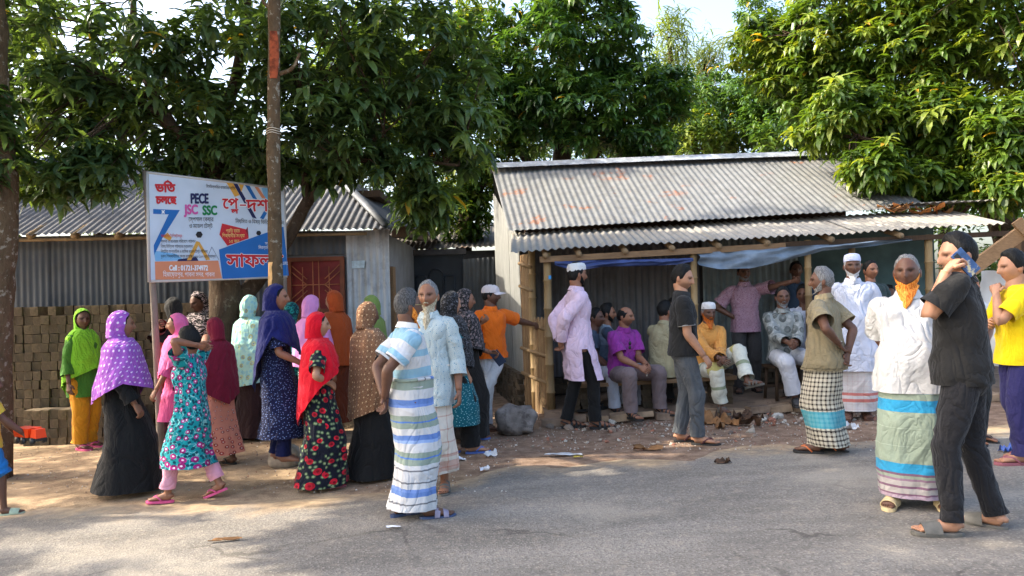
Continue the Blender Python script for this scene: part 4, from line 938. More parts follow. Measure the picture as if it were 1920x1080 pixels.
def leaf_geo(ln, w, droop, base, az, el, lift=0.):
    """one bent leaf: 8 verts, 8 tris-worth of faces; returns verts and faces"""
    d = np.array([math.cos(az), math.sin(az), 0]); sd = np.array([-math.sin(az), math.cos(az), 0]); pts = []; p = np.array(base, float); e = el
    st = [0, .34, .7, 1.]; c = [p.copy()]
    for i in range(1, 4):
        p = p + (d * math.cos(e) + np.array([0, 0, math.sin(e)])) * ln * (st[i] - st[i - 1]); c.append(p.copy()); e -= droop / 2.2
    up = lambda k: nrm(np.cross(d * math.cos(el - droop * k) + np.array([0, 0, math.sin(el - droop * k)]), sd)) * -1
    V = [c[0]]
    for i, ww in ((1, w * .5), (2, w * .46)):
        u = np.array([0, 0, ww * .38]); V += [c[i] - sd * ww + u, c[i], c[i] + sd * ww + u]
    V.append(c[3])
    F = [(0, 2, 1), (0, 3, 2), (1, 2, 5, 4), (2, 3, 6, 5), (4, 5, 7), (5, 6, 7)]
    return np.array(V), F
def rosette(seed, n=12, ln=.215, w=.058, spread=.10):
    rg = np.random.default_rng(seed); Vs = []; Fs = []; idx = []; k = 0
    for i in range(n):
        az = i * 2.4 + rg.normal(0, .25); el = rg.uniform(-.55, .55); dr = rg.uniform(.5, 1.15)
        V, F = leaf_geo(ln * rg.uniform(.72, 1.2), w * rg.uniform(.8, 1.15), dr, (rg.normal(0, .01), rg.normal(0, .01), -spread * i / n), az, el)
        Vs.append(V); Fs += [tuple(a + k for a in f) for f in F]; idx += [i] * 8; k += 8
    return np.vstack(Vs), Fs, np.array(idx), n
ROS = [rosette(i) for i in range(7)]; ROS_S = [rosette(20 + i, 9, .10, .030, .12) for i in range(5)]; ROS_B = [rosette(40 + i, 8, .17, .016, .30) for i in range(4)]
GREENS = {'mango': ((.054, .102, .042), (.080, .142, .052), (.112, .185, .058), (.17, .25, .06)), 'bright': ((.05, .10, .016), (.085, .155, .022), (.13, .205, .028), (.20, .26, .04)), 'mid': ((.035, .085, .025), (.06, .135, .03), (.085, .175, .034), (.12, .21, .04)), 'pale': ((.10, .17, .05), (.15, .22, .07), (.19, .26, .09), (.22, .27, .1))}
def blob_points(blobs, rg, shell=.5):
    P = []; Nn = []
    for (c, r, n) in blobs:
        d = nrm(rg.normal(0, 1, (n, 3))); q = rg.random(n) ** (1 / 3.) ; q = np.where(rg.random(n) < shell, .82 + .2 * rg.random(n), q)
        nz = .82 + .36 * (fnoise(d * 1.7 + np.asarray(c), 3, 3)); pts = np.asarray(c) + d * np.asarray(r) * (q * nz)[:, None]
        P.append(pts); Nn.append(d)
    return np.vstack(P), np.vstack(Nn)
def crown(root, P, N, pal, seed, scale=1., kinds=None, m=None, near=0, name='crown', young=.12, yellow=.004):
    rg = np.random.default_rng(seed); kinds = kinds or ROS; pal = np.array(GREENS[pal]); n = len(P); m = m or LEAF
    which = rg.integers(0, len(kinds), n); order = np.argsort(np.linalg.norm(P - CAM, axis=1)) if near else []
    sep_ = set(order[:near].tolist()) if near else set()
    tilt = rg.uniform(0, .55, n); yaw = rg.uniform(0, 6.28, n); sc = scale * rg.uniform(.55, 1.32, n)
    Ms = []
    for i in range(n):
        ax = nrm(np.array([N[i][0], N[i][1], .0]) + .01); ax3 = Vector((-ax[1], ax[0], 0)); Mt = np.array(Matrix.Rotation(tilt[i], 3, ax3)) @ rot('z', yaw[i]); Ms.append(Mt * sc[i])
    Vv = []; Ff = []; Cc = []; off = 0; cache = {}
    for i in range(n):
        V, F, idx, nl = kinds[which[i]]
        b = rg.choice(3, p=(.45, .38, .17)); base = pal[b] if rg.random() > young else pal[3]
        col = base[None] * rg.uniform(.75, 1.3, (nl, 1)); col = np.where(rg.random((nl, 1)) < yellow, np.array([[.45, .28, .03]]), col)
        if i in sep_:
            key = (which[i], b, int(rg.integers(3)))
            if key not in cache:
                me = bpy.data.meshes.new('leaf_cluster'); me.from_pydata(V.tolist(), [], F); ca = me.color_attributes.new('tint', 'FLOAT_COLOR', 'POINT'); ca.data.foreach_set('color', np.hstack([col[idx], np.ones((len(V), 1))]).astype(np.float32).ravel()); me.materials.append(m); cache[key] = me
            o = link('leaf_cluster', cache[key], root); M4 = np.eye(4); M4[:3, :3] = Ms[i]; M4[:3, 3] = P[i]; o.matrix_world = Matrix(M4.tolist()); continue
        Vv.append(V @ Ms[i].T + P[i]); Cc.append(col[idx]); Ff.append((np.array([list(f) + [-1] if len(f) == 3 else f for f in F]), off)); off += len(V)
    me = bpy.data.meshes.new(name); V = np.vstack(Vv)
    faces = []
    for F, o in Ff: faces += [tuple(int(x) + o for x in f if x >= 0) for f in F]
    me.from_pydata(V.tolist(), [], faces); ca = me.color_attributes.new('tint', 'FLOAT_COLOR', 'POINT'); C = np.vstack(Cc); ca.data.foreach_set('color', np.hstack([C, np.ones((len(C), 1))]).astype(np.float32).ravel())
    me.materials.append(m); o = link(name, me, root); o['kind'] = 'stuff'; return o
def limb(mb, pts, n=10, k=4, rough=.06, seed=0):
    A = np.array(pts, float)
    def d(th, Lz, P): return rough * A[:, 3].mean() * fnoise(P * 9, seed, 3)
    tube(mb, pts, k, n, ref=(1, .3, 0), disp=d)
def tree(label, trunk, limbs, blobs, pal, seed, scale=1., near=0, bark=None, kinds=None, m=None, name='mango_tree', group='trees around the houses', young=.12, shell=.5, twigs=0, cat='tree'):
    root = empty(name, (0, 0, 0), label=label, cat=cat, group=group); bark = bark or BARK
    b = MB(); limb(b, trunk, 14, 5, .10, seed); tr = b.build('trunk', bark, root)
    for i, l in enumerate(limbs): b = MB(); limb(b, l, 9, 4, .08, seed + i); b.build('limb', bark, root)
    rg = np.random.default_rng(seed); P, N = blob_points(blobs, rg, shell)
    if twigs:
        b = MB(); C0 = np.array([q[:3] for l in limbs for q in crom(np.array(l, float), 4)])
        for p in P[rg.choice(len(P), twigs, replace=False)]:
            c = C0[np.argmin(np.linalg.norm(C0 - p, axis=1))]; e = p + (c - p) * min(1., .9 / (np.linalg.norm(c - p) + .01)); mid = (p + e) / 2 + rg.normal(0, .05, 3) + np.array([0, 0, .04]); tube(b, [(*e, .011), (*mid, .008), (*p, .004)], 3, 5, ref=(.5, .6, .2))
        tw = b.build('twigs', bark, root); tw['kind'] = 'stuff'
    crown(root, P, N, pal, seed, scale, kinds, m, near, young=young)
    return root, P
def bl(px, py, Y, rx, ry, rz, n): return (at(px, py, Y), (rx, ry, rz), n)
def pt(px, py, Y, r): return (*at(px, py, Y), r)
_p = G(418, 812)
# the big mango tree behind the sign
TR1, PP = tree('big dark mango tree with forked trunk behind the sign board', [(_p[0], 9.2, -.2, .23), pt(418, 760, 9.2, .19), pt(420, 640, 9.2, .175), pt(424, 560, 9.2, .19), pt(405, 430, 9.25, .14), pt(402, 330, 9.25, .12), pt(395, 260, 9.25, .11)],
     [[pt(430, 580, 9.2, .12), pt(480, 528, 9.45, .10), pt(540, 445, 9.5, .085), pt(578, 375, 9.45, .075), pt(630, 300, 9.3, .06), pt(720, 250, 8.8, .035)],
      [pt(578, 385, 9.45, .06), pt(570, 330, 9.3, .05), pt(560, 200, 9.0, .03)],
      [pt(398, 290, 9.25, .09), pt(350, 262, 8.7, .075), pt(300, 220, 8.5, .06), pt(200, 150, 8.3, .035)],
      [pt(398, 280, 9.25, .09), pt(430, 190, 9.25, .07), pt(452, 90, 9.25, .06), pt(470, -60, 9.25, .045)],
      [pt(330, 245, 8.6, .055), pt(258, 110, 8.7, .045), pt(250, -40, 8.7, .03)],
      [pt(640, 300, 8.7, .04), pt(760, 300, 9.25, .03), pt(860, 310, 9.0, .018)]],
     [bl(470, 300, 9.3, .9, .5, .32, 62), bl(600, 310, 9.35, .6, .4, .26, 40), bl(320, 318, 9.0, .55, .4, .26, 36), bl(790, 385, 9.8, .45, .35, .33, 44), bl(60, 60, 8.6, 1.0, 1.3, .9, 93), bl(130, 190, 8.4, .95, 1.0, .7, 117), bl(280, 130, 8.7, 1.0, 1.3, .9, 109), bl(90, 335, 8.0, .55, .5, .30, 40), bl(178, 312, 7.8, .48, .45, .36, 60), bl(440, 110, 8.9, 1.0, 1.3, .9, 93), bl(610, 90, 9.0, 1.0, 1.4, .9, 132), bl(620, 210, 8.6, .75, .8, .5, 81), bl(770, 130, 9.2, 1.0, 1.2, .95, 187), bl(850, 240, 9.2, .62, .7, .62, 93), bl(730, 300, 8.9, .55, .6, .25, 35), bl(800, 345, 9.3, .5, .5, .3, 31), bl(450, 250, 8.6, .5, .5, .3, 26), bl(340, 262, 8.8, .5, .4, .25, 20),
      bl(100, -160, 8.8, 1.3, 1.5, .9, 78), bl(400, -190, 9, 1.6, 1.7, 1.0, 117), bl(720, -170, 9.2, 1.5, 1.7, 1.0, 117)], 'mango', 1, 1.15, near=160, young=.06, twigs=260)
# slender pole-like tree in front of the sign
tree('slim straight tree trunk with a stripped orange bark patch beside the sign', [pt(527, 868, 7.35, .085), pt(522, 700, 7.35, .072), pt(516, 480, 7.35, .068), pt(513, 250, 7.35, .062), pt(514, 60, 7.35, .058), pt(512, -80, 7.35, .055), (-2.25, 7.35, 7.0, .03)],
     [[pt(520, 140, 7.35, .022), pt(548, 128, 7.3, .018), pt(562, 100, 7.25, .012)], [pt(512, 20, 7.35, .02), pt(495, 5, 7.35, .016), pt(485, -20, 7.3, .01)], [(-2.27, 7.35, 5.2, .03), (-1.6, 7.0, 5.9, .02), (-1.0, 6.6, 6.4, .012)]],
     [((-2.2, 7.2, 7.2), (1.5, 1.5, 1.1), 260), ((-.9, 6.3, 6.9), (1.2, 1.2, .8), 160)], 'mango', 2, 1.1, bark=BARK2, name='slender_tree')
b = MB()
Q = []
for py in np.linspace(62, 150, 10):
    c = at(514, py, 7.35); r_ = .0645; w_ = .9 * math.sin(math.pi * (py - 55) / 102) ** .4; a = np.linspace(-1.9 - w_ * .1, -1.2 + w_ * .75, 7); Q.append([c + np.array([math.cos(t_), math.sin(t_), 0]) * r_ for t_ in a])
b.grid(np.array(Q)); tag(b.build('bark_scar', simple('stripped_orange_bark', L(138, 66, 38), .9, .5, 22, .8, 30)), kind=None); bpy.data.objects['bark_scar'].parent = bpy.data.objects['slender_tree']
b = MB(); Q = []
for py in np.linspace(492, 562, 8):
    c = at(517, py, 7.35); a = np.linspace(-2.6, -1.75 + .1 * math.sin(py), 6); Q.append([c + np.array([math.cos(t_), math.sin(t_), 0]) * .073 for t_ in a])
b.grid(np.array(Q)); bpy.data.objects['slender_tree']; b.build('bark_scar', simple('stripped_pale_bark', L(206, 164, 108), .8, .25, 12, .4, 30), bpy.data.objects['slender_tree'])
b = MB(); c = at(513, 247, 7.35)
for k in range(3): tube(b, [(*(c + np.array([math.cos(t_) * .068, math.sin(t_) * .068, (k - 1) * .022 + .006 * math.sin(3 * t_)])), .004) for t_ in np.linspace(0, 2 * PI, 14)], 1, 5, ref=(0, 0, 1))
b.build('tied_string', simple('string', L(200, 190, 170)), bpy.data.objects['slender_tree'])
# tree at the left edge whose crown shades the road
tree('grey lichen-spotted tree trunk cut by the left edge', [(-5.22, 7.5, -.3, .22), pt(-14, 640, 7.5, .17), pt(-2, 480, 7.5, .155), pt(2, 330, 7.5, .15), pt(-14, 150, 7.5, .14), pt(-22, -20, 7.5, .13), (-5.3, 7.3, 6.2, .08)],
     [[pt(-10, 100, 7.5, .09), (-5.9, 6.4, 5.4, .07), (-6.2, 5.2, 6.2, .04)], [pt(-20, -20, 7.5, .08), (-4.4, 6.6, 5.9, .06), (-3.6, 5.9, 6.4, .03)]],
     [((-5.6, 6.7, 6.5), (1.9, 1.6, 1.3), 330), ((-6.3, 5.0, 6.3), (2.0, 1.7, 1.3), 330), ((-4.2, 5.9, 6.7), (1.6, 1.5, 1.1), 240), ((-6.6, 3.6, 6.1), (1.8, 1.5, 1.3), 260), (at(-30, 250, 7.3), (.4, .4, .7), 30)], 'mango', 3, 1.25, bark=BARK2, name='roadside_tree')
# centre trees behind the shed
tree('tall dense mango tree rising behind the shed roof', [(.9, 14.2, -.2, .28), (.9, 14.2, 2.4, .22), (1.0, 14.2, 4.0, .18), (1.2, 14.2, 6, .1)], [[(.95, 14.2, 3.2, .12), (.0, 14, 4.6, .08), (-.8, 13.8, 5.6, .04)], [(.95, 14.2, 3.4, .12), (2.0, 14, 4.6, .08), (2.6, 13.8, 5.2, .04)]],
     [bl(1000, 90, 13.6, 1.15, 1.1, 1.2, 300), bl(1120, 60, 14, 1.2, 1.2, 1.2, 300), bl(1060, 210, 13.4, 1.3, .9, .8, 280), bl(1190, 190, 13.8, 1.0, .9, 1.0, 260), bl(1250, 170, 14.2, .6, .6, .7, 110), bl(950, 200, 13.6, .9, .9, .9, 200), bl(1215, 265, 13.6, .75, .7, .45, 110), bl(1020, -120, 14, 1.5, 1.4, 1.2, 200)], 'mid', 4, 1.05, young=.16, shell=.62)
tree('mango tree in the gap between house and shed', [(-.9, 14.6, -.2, .2), (-.9, 14.6, 2.6, .16), (-.8, 14.4, 4.6, .09)], [[(-.9, 14.6, 2.8, .08), (-.5, 14.0, 3.6, .05), (-.2, 13.6, 3.9, .03)]],
     [bl(900, 90, 14.4, .9, 1.0, 1.3, 230), bl(880, 330, 14.0, .8, .6, .6, 120), bl(870, 400, 13.9, .65, .4, .5, 90), bl(800, 200, 14.6, 1.0, .9, 1.0, 160), bl(930, 290, 14, .5, .5, .5, 60), ((-2.3, 12.9, 5.7), (1.3, 1.0, 1.0), 170)], 'bright', 5, 1.0, young=.2, shell=.6)  # last blob is extra crown, added to shade the left of the shed roof
# right mango tree hanging over the shed roof
tree('sunlit yellow-green mango tree hanging over the right end of the shed', [(9.2, 13.8, 0, .3), (8.9, 13.5, 2.4, .25), (7.0, 12.4, 4.2, .18), (6.6, 12.2, 6, .1)], [[(7.2, 12.5, 2.8, .14), (6.0, 11.6, 3.6, .09), (5.0, 10.8, 3.7, .04)], [(7.1, 12.4, 3.4, .14), (5.6, 12.2, 5.0, .09), (4.6, 12, 5.6, .04)], [(7.2, 12.5, 2.6, .12), (7.4, 10.8, 3.4, .08), (7.3, 9.8, 3.5, .04)]],
     [bl(1560, 70, 12.2, 1.2, 1.2, 1.0, 300), bl(1720, 60, 11.6, 1.2, 1.2, 1.1, 320), bl(1870, 70, 11, 1.1, 1.2, 1.1, 300), bl(1500, 150, 12.4, .8, .9, .7, 150), bl(1600, 215, 11.2, .95, .9, .65, 260), bl(1740, 240, 11.0, .9, 1.0, .8, 280), bl(1640, 310, 10.3, .42, .5, .34, 90), bl(1730, 335, 10.6, .7, .6, .35, 110), bl(1880, 260, 10.2, .75, .8, .75, 240), bl(1890, 350, 9.9, .5, .5, .3, 80), bl(1440, 90, 12.8, .7, .8, .7, 120), bl(1700, -120, 11.6, 1.8, 1.5, 1.1, 260)], 'bright', 6, 1.08, near=220, young=.22, shell=.68, twigs=160)
# background
def bgtree(px, py, Y, r, n, pal, seed, label, kinds=ROS_S, sc=2., nm='background_tree'):
    c = at(px, py, Y); g0 = gz(c[0], Y)
    return tree(label, [(c[0], Y, g0, .2), (c[0] + .1, Y, (g0 + c[2]) / 2, .15), (*c, .06)], [], [(c, r, n)], pal, seed, sc, kinds=kinds, m=LEAF2, name=nm, group='trees in the background', shell=.4, young=.2)
bgtree(1450, 190, 17, (1.0, 1.0, 1.3), 420, 'mid', 61, 'dark leafy tree between the bamboo and the sunlit mango')
bgtree(1370, 210, 18, (1.5, 1.2, 1.25), 700, 'mid', 31, 'dark small-leaved tree behind the shed in the middle distance')
bgtree(1300, 250, 17, (1.0, .8, .8), 220, 'bright', 32, 'low sunlit bush behind the ridge of the shed')
bgtree(1255, 70, 22, (.75, .7, 1.6), 150, 'pale', 33, 'pale feathery bamboo tree against the open sky', ROS_B, 2.4, 'bamboo_tree')
bgtree(1320, 110, 23, (.8, .7, 1.3), 150, 'pale', 34, 'pale bamboo clump leaning beside the palm', ROS_B, 2.3, 'bamboo_tree')
bgtree(1240, 190, 21, (.5, .6, 1.0), 80, 'pale', 35, 'lower pale bamboo branches behind the dense mango tree', ROS_B, 2.2, 'bamboo_tree')
bgtree(1420, 40, 20, (.8, .8, 1.0), 200, 'mid', 36, 'round dark treetop next to the palm fronds', ROS_S, 1.8)
bgtree(180, 330, 15, (1.9, 1.0, 1.0), 330, 'mango', 62, 'leafy tree behind the left part of the grey roof', ROS_S, 2.0)
bgtree(520, 330, 15.5, (1.9, 1.0, 1.2), 330, 'mango', 63, 'leafy tree behind the ridge of the grey roof', ROS_S, 2.0)
bgtree(300, 360, 19, (2.6, 1.5, 1.6), 300, 'mid', 37, 'broad tree behind the grey house roof', ROS_S, 2.2)
bgtree(1760, 330, 16, (2.4, 1.0, 1.4), 400, 'mid', 38, 'dark tree filling the back of the sunlit mango tree', ROS_S, 2.0)
bgtree(1080, 300, 17.5, (2.4, 1.0, 1.5), 420, 'mango', 39, 'dark thicket of leaves low behind the shed', ROS_S, 2.2)
# palm
PALM = empty('coconut_palm', (0, 0, 0), label='coconut palm with drooping grey-green fronds above the right trees', cat='palm tree', group='trees in the background')
c0 = at(1425, 70, 24); b = MB(); tube(b, [(c0[0] + .3, 24, 0, .2), (c0[0], 24, c0[2], .14)], 3, 10); b.build('trunk', BARK, PALM)
for k in range(11):
    rg = np.random.default_rng(100 + k); az = k * .571 + .2; dd = np.array([math.cos(az), math.sin(az) * .6, 0]); b = MB(); pts = []
    for s in np.linspace(0, 1, 9): pts.append(c0 + dd * 2.5 * s + np.array([0, 0, .9 * s - 2.0 * s * s * (.8 + .3 * rg.random())]))
    pts = np.array(pts); tube(b, [(*p, .025 * (1 - .8 * i / 8)) for i, p in enumerate(pts)], 1, 5, ref=(0, 0, 1))
    sdv = nrm(np.cross(dd, (0, 0, 1)))
    for i in range(1, 9):
        for s in (-1, 1):
            for h in (0, .5):
                p = pts[i] * (1 - h) + pts[i - 1] * h; tip = p + sdv * s * .5 + dd * .25 - np.array([0, 0, .28]); w_ = nrm(dd) * .025; b.add([p - w_, p + w_, tip], [(0, 1, 2)], C=(.13, .18, .09))
    b.c = [np.full_like(x, 1) * np.array([.12, .17, .08]) for x in b.c]; b.build('frond', LEAF2, PALM)

# shade tree standing left of the view
tree('spreading mango tree left of the picture shading the road', [(-11.5, 6.5, -.4, .3), (-11.4, 6.5, 2.5, .24), (-11.2, 6.4, 5, .12)], [[(-11.4, 6.5, 2.6, .13), (-10, 6.2, 4.2, .08), (-9.2, 6, 5, .04)], [(-11.4, 6.5, 2.8, .12), (-11.8, 4.6, 4.2, .08), (-12, 3.6, 5, .04)]],
     [((-10.6, 6.9, 5.2), (1.9, 1.7, 1.3), 110), ((-11.8, 4.4, 5.4), (2.0, 1.9, 1.5), 300), ((-9.8, 3.4, 5.8), (1.8, 1.6, 1.2), 240), ((-10.5, 8.9, 5.0), (1.8, 1.4, 1.3), 100), ((-8.2, 5.4, 6.4), (1.6, 1.8, 1.1), 260), ((-7.6, 3.0, 6.4), (1.6, 1.4, 1.1), 200)], 'mango', 8, 1.3)
bgtree(2020, 500, 13.5, (2.6, 1.0, 1.9), 420, 'mid', 51, 'bushy tree behind the white sheet at the right edge', ROS_S, 2.0)
bgtree(1830, 560, 14.5, (1.6, .8, 1.6), 260, 'mango', 52, 'dark shrub beyond the end of the porch', ROS_S, 2.0)
bgtree(-160, 420, 13, (2.2, 1.2, 2.2), 300, 'mango', 53, 'tree beyond the left end of the grey house', ROS_S, 2.2)

tree('unseen mango tree added behind the left end of the grey house to shade its roof', [(-12.5, 12.8, -.4, .3), (-12.4, 12.8, 3.0, .24), (-12.2, 12.8, 6, .12)], [[(-12.4, 12.8, 3.2, .13), (-11, 12.4, 5.2, .08), (-10.2, 12, 6, .04)]],  # out-of-view tree, added so its crown shades the grey roof
     [((-12.0, 12.6, 6.6), (2.6, 1.9, 1.6), 420), ((-9.6, 13.2, 7.2), (1.9, 1.7, 1.1), 260)], 'mango', 9, 1.3)

bgtree(800, 400, 16.5, (1.3, .8, 1.0), 240, 'mango', 55, 'dark tree seen over the passage roof', ROS_S, 2.0)
bgtree(1500, 245, 15.5, (.9, .7, .8), 240, 'mid', 56, 'leafy bush behind the right end of the ridge', ROS_S, 2.0)
bgtree(700, 280, 16, (1.6, .9, 1.2), 260, 'mango', 57, 'dark tree behind the hip of the grey roof', ROS_S, 2.0)
# ================================================================== SIGN BOARD
SO = at(279, 326, 8.0); S_TR = at(532, 356, 9.3); S_BL = at(285.5, 525, 8.0); S_BR = at(541, 517, 9.3)
su = nrm(S_TR - SO); su[2] = 0; su = nrm(su); sn = nrm(np.cross(su, (0, 0, 1.)))
if sn @ (CAM - SO) < 0: sn = -sn
def on_sign(px, py, off=0.):
    d = _f + (px - 960) / FPX * _r + (540 - py) / FPX * _u; t = ((SO - CAM) @ sn) / (d @ sn); return CAM + d * t + sn * off
ZT, ZB = (SO[2] + S_TR[2]) / 2, (S_BL[2] + S_BR[2]) / 2
SIGN = empty('sign_board', (*SO[:2], 0), label='printed school admission sign board on a wooden pole', cat='sign'); SIGN.location = (0, 0, 0)
def flat(name, m): t = simple(name, m, .55, .06, 3, .12, 5, spec=.3); return t
C_BG = flat('print_pale_blue', L(198, 212, 226)); C_RED = flat('print_red', L(196, 40, 48)); C_NAVY = flat('print_navy', L(30, 36, 84)); C_BLUE = flat('print_blue', L(30, 104, 176)); C_ORG = flat('print_orange', L(214, 138, 100)); C_WH = flat('print_white', L(232, 234, 236)); C_PNK = flat('print_pink', L(206, 90, 160)); C_GRN = flat('print_green', L(24, 128, 70)); C_BLK = flat('print_black', L(30, 30, 36)); C_GLD = flat('print_gold', L(214, 160, 70)); C_YEL = flat('print_yellow', L(240, 214, 130)); C_SKY = flat('print_sky', L(120, 178, 220))
# fabric panel with slight waves
n, k = 26, 14; Q = np.zeros((k, n, 3)); wl = np.linalg.norm((S_TR - SO)[:2])
def signpt(u, v, off=0.):
    """u across 0..1, v down 0..1"""
    zt = SO[2] + (S_TR[2] - SO[2]) * u; zb = S_BL[2] + (S_BR[2] - S_BL[2]) * u; p = SO + su * wl * u; return np.array([p[0], p[1], zt + (zb - zt) * v]) + sn * off
for j in range(k):
    for i in range(n): Q[j, i] = signpt(i / (n - 1), j / (k - 1))
b = MB(); b.grid(Q); b.grid(Q[:, ::-1] - sn * .02); b.build('panel', C_BG, SIGN)
for (a_, c_) in (((0, -.012), (1, -.012)), ((0, 1.012), (1, 1.012)), ((-.008, -.02), (-.008, 1.02)), ((1.008, -.02), (1.008, 1.02))):
    p0, p1 = signpt(*a_, -.01), signpt(*c_, -.01); b = MB(); tube(b, [(*p0, .016), (*p1, .016)], 1, 8, ref=(.3, .8, .4)); b.build('frame_bar', flat('sign_frame', L(186, 184, 180)), SIGN)
def poly(name, pts, m, off=.004, hold=False):
    P = np.array([on_sign(x, y, off) for x, y in pts]); b = MB(); b.add(P, [tuple(range(len(P)))], smooth=False); return b.build(name, m, SIGN)
poly('print_band', [(290, 490.5), (409, 488.5), (416, 523), (291, 524.5)], C_ORG)
poly('print_band', [(410, 468), (531, 425), (541, 516.5), (417, 523)], C_BLUE, .005)
poly('print_seven', [(287, 392), (337, 394), (304, 447), (289, 478), (288, 460), (316, 402), (287, 401)], C_BLUE, .003)
poly('print_shape', [(288, 470), (330, 476), (345, 488), (291, 490)], C_SKY, .0025)
poly('print_shape', [(334, 486), (368, 482), (372, 489), (332, 490)], C_NAVY, .003)
poly('print_triangle', [(368, 452), (374, 455), (358, 488), (350, 488)], C_GLD, .0035); poly('print_triangle', [(368, 452), (374, 454), (394, 487), (386, 488)], C_GLD, .0036); poly('print_triangle', [(305, 444), (314, 436), (322, 446), (318, 452)], C_GLD, .0036)
poly('print_stripe', [(424, 342), (437, 344), (449, 366), (440, 369)], C_GLD, .003); poly('print_stripe', [(437, 344), (445, 345), (481, 410), (473, 408)], C_NAVY, .0032); poly('print_stripe', [(447, 345), (457, 347), (452, 360)], C_GLD, .0033); poly('print_stripe', [(459, 347), (468, 349), (482, 374), (474, 372)], C_BLUE, .003); poly('print_stripe', [(477, 350), (484, 351), (498, 372), (491, 372)], C_ORG, .003); poly('print_stripe', [(490, 352), (520, 355), (522, 408), (505, 405)], C_SKY, .0026); poly('print_stripe', [(487, 409), (497, 392), (500, 400), (494, 411)], C_BLUE, .003)
poly('print_pentagon', [(416, 419), (461, 430), (466, 447), (426, 461), (411, 440)], C_RED, .004); poly('print_pentagon', [(460, 432), (464, 425), (466, 446)], flat('print_dark_red', L(130, 24, 40)), .0045)
for cx, cy, r_ in ((373, 440, 6.6), (484.5, 437, 4.8)): poly('vent_hole', [(cx + r_ * math.cos(a), cy + r_ * math.sin(a)) for a in np.arange(6) * PI / 3], C_BLK, .006)
poly('print_cross', [(302, 395), (304, 394), (309, 400), (307, 401)], C_WH, .0045); poly('print_cross', [(307, 394), (309, 395), (304, 401), (302, 400)], C_WH, .0047)
for (a_, c_) in (((397, 463), (386, 488)), ((397, 463), (410, 487))):
    b = MB(); tube(b, [(*on_sign(*a_, .003), .002), (*on_sign(*c_, .003), .002)], 1, 4, ref=(0, 0, 1)); b.build('print_line', C_NAVY, SIGN)
def glyphs(s, bold=0.):
    """outline of a line of text filled by nonzero winding: verts (2D), tris"""
    cu = bpy.data.curves.new('lettering', 'FONT'); cu.body = s; cu.size = 1; o = bpy.data.objects.new('lettering', cu); COL.objects.link(o); bpy.context.view_layer.update()
    dg = bpy.context.evaluated_depsgraph_get(); c = o.evaluated_get(dg).to_curve(dg); V = []; Fc = []; sg = []
    for sp in c.splines:
        bp = sp.bezier_points; pts = []
        for i in range(len(bp)):
            p, q = bp[i], bp[(i + 1) % len(bp)]; a, b_, c_, d = (np.array(x[:2]) for x in (p.co, p.handle_right, q.handle_left, q.co))
            st = abs(np.cross(b_ - a, d - a)) + abs(np.cross(c_ - a, d - a)); m_ = 4 if st > 1e-4 else 1
            for k in range(m_): t = k / m_; pts.append((1 - t) ** 3 * a + 3 * (1 - t) ** 2 * t * b_ + 3 * (1 - t) * t * t * c_ + t ** 3 * d)
        if len(pts) < 3: continue
        A = sum(pts[i][0] * pts[(i + 1) % len(pts)][1] - pts[(i + 1) % len(pts)][0] * pts[i][1] for i in range(len(pts)))
        ix = list(range(len(V), len(V) + len(pts))); Fc.append(ix if A > 0 else ix[::-1]); V += [Vector(p) for p in pts]; sg.append(1 if A > 0 else -1)
    o.evaluated_get(dg).to_curve_clear(); bpy.data.objects.remove(o)
    r = geometry.delaunay_2d_cdt(V, [], Fc, 1, 1e-5); out = []
    for f, of in zip(r[2], r[5]):
        if sum(sg[k] for k in of) != 0: out.append(tuple(f))
    return np.array([tuple(v) for v in r[0]]), out
_gc = {}
def text(s, px0, px1, ybase, hgt, m, off=.006, name='lettering', px_slope=None, outline=None, boldx=0., shear=0.):
    """lettering between two pixels columns on the sign plane, cap height in metres"""
    if s not in _gc: _gc[s] = glyphs(s)
    V, F = _gc[s]
    if not len(V): return
    p0, p1 = on_sign(px0, ybase), on_sign(px1, ybase if px_slope is None else px_slope); wd = np.linalg.norm(p1 - p0); ax = (p1 - p0) / wd
    x0, x1 = V[:, 0].min(), V[:, 0].max(); sx = wd / (x1 - x0); sy = hgt / .72
    def put(mat, grow, of):
        b = MB(); W_ = V.copy()
        offs = [(0, 0)] if grow == 0 else [(grow * math.cos(a), grow * math.sin(a)) for a in np.arange(8) * PI / 4]
        for j, (gx, gy_) in enumerate(offs):
            P = p0[None] + ax[None] * ((W_[:, 0] - x0) * sx + shear * W_[:, 1] * sy + gx)[:, None] + np.array([0, 0, 1.])[None] * (W_[:, 1] * sy + gy_)[:, None] + sn[None] * (of + j * .00004)
            b.add(P, F, smooth=False)
        b.build(name, mat, SIGN)
    if outline: put(outline, .012, off - .001)
    put(m, boldx, off)
px_m = 8.2 / FPX
def hpx(h): return h * px_m
text('ভিত', 291, 328, 360, hpx(16), C_RED, boldx=.006); text('চলেছ', 292, 330, 382, hpx(15), C_RED, boldx=.006)
b = MB(); tube(b, [(*on_sign(308, 345, .007), .004), (*on_sign(314, 338, .007), .006), (*on_sign(319, 346, .007), .003)], 2, 5, ref=sn); b.build('lettering', C_RED, SIGN)
text('PECE', 358, 390, 381, hpx(19), C_NAVY, boldx=.006); text('JSC', 345, 370, 401, hpx(18), C_PNK, boldx=.006); text('SSC', 380, 406, 402.5, hpx(18), C_GRN, boldx=.006)
text('েস্পশাল েকয়ার', 353, 400, 415, hpx(8.5), C_BLK); text('ও মেডল েটস্ট', 354.5, 398, 427.5, hpx(8.5), C_BLK)
text('িবসিমল্লািহর রাহমািনর রািহম', 386, 441, 352, hpx(6), C_BLK, px_slope=356)
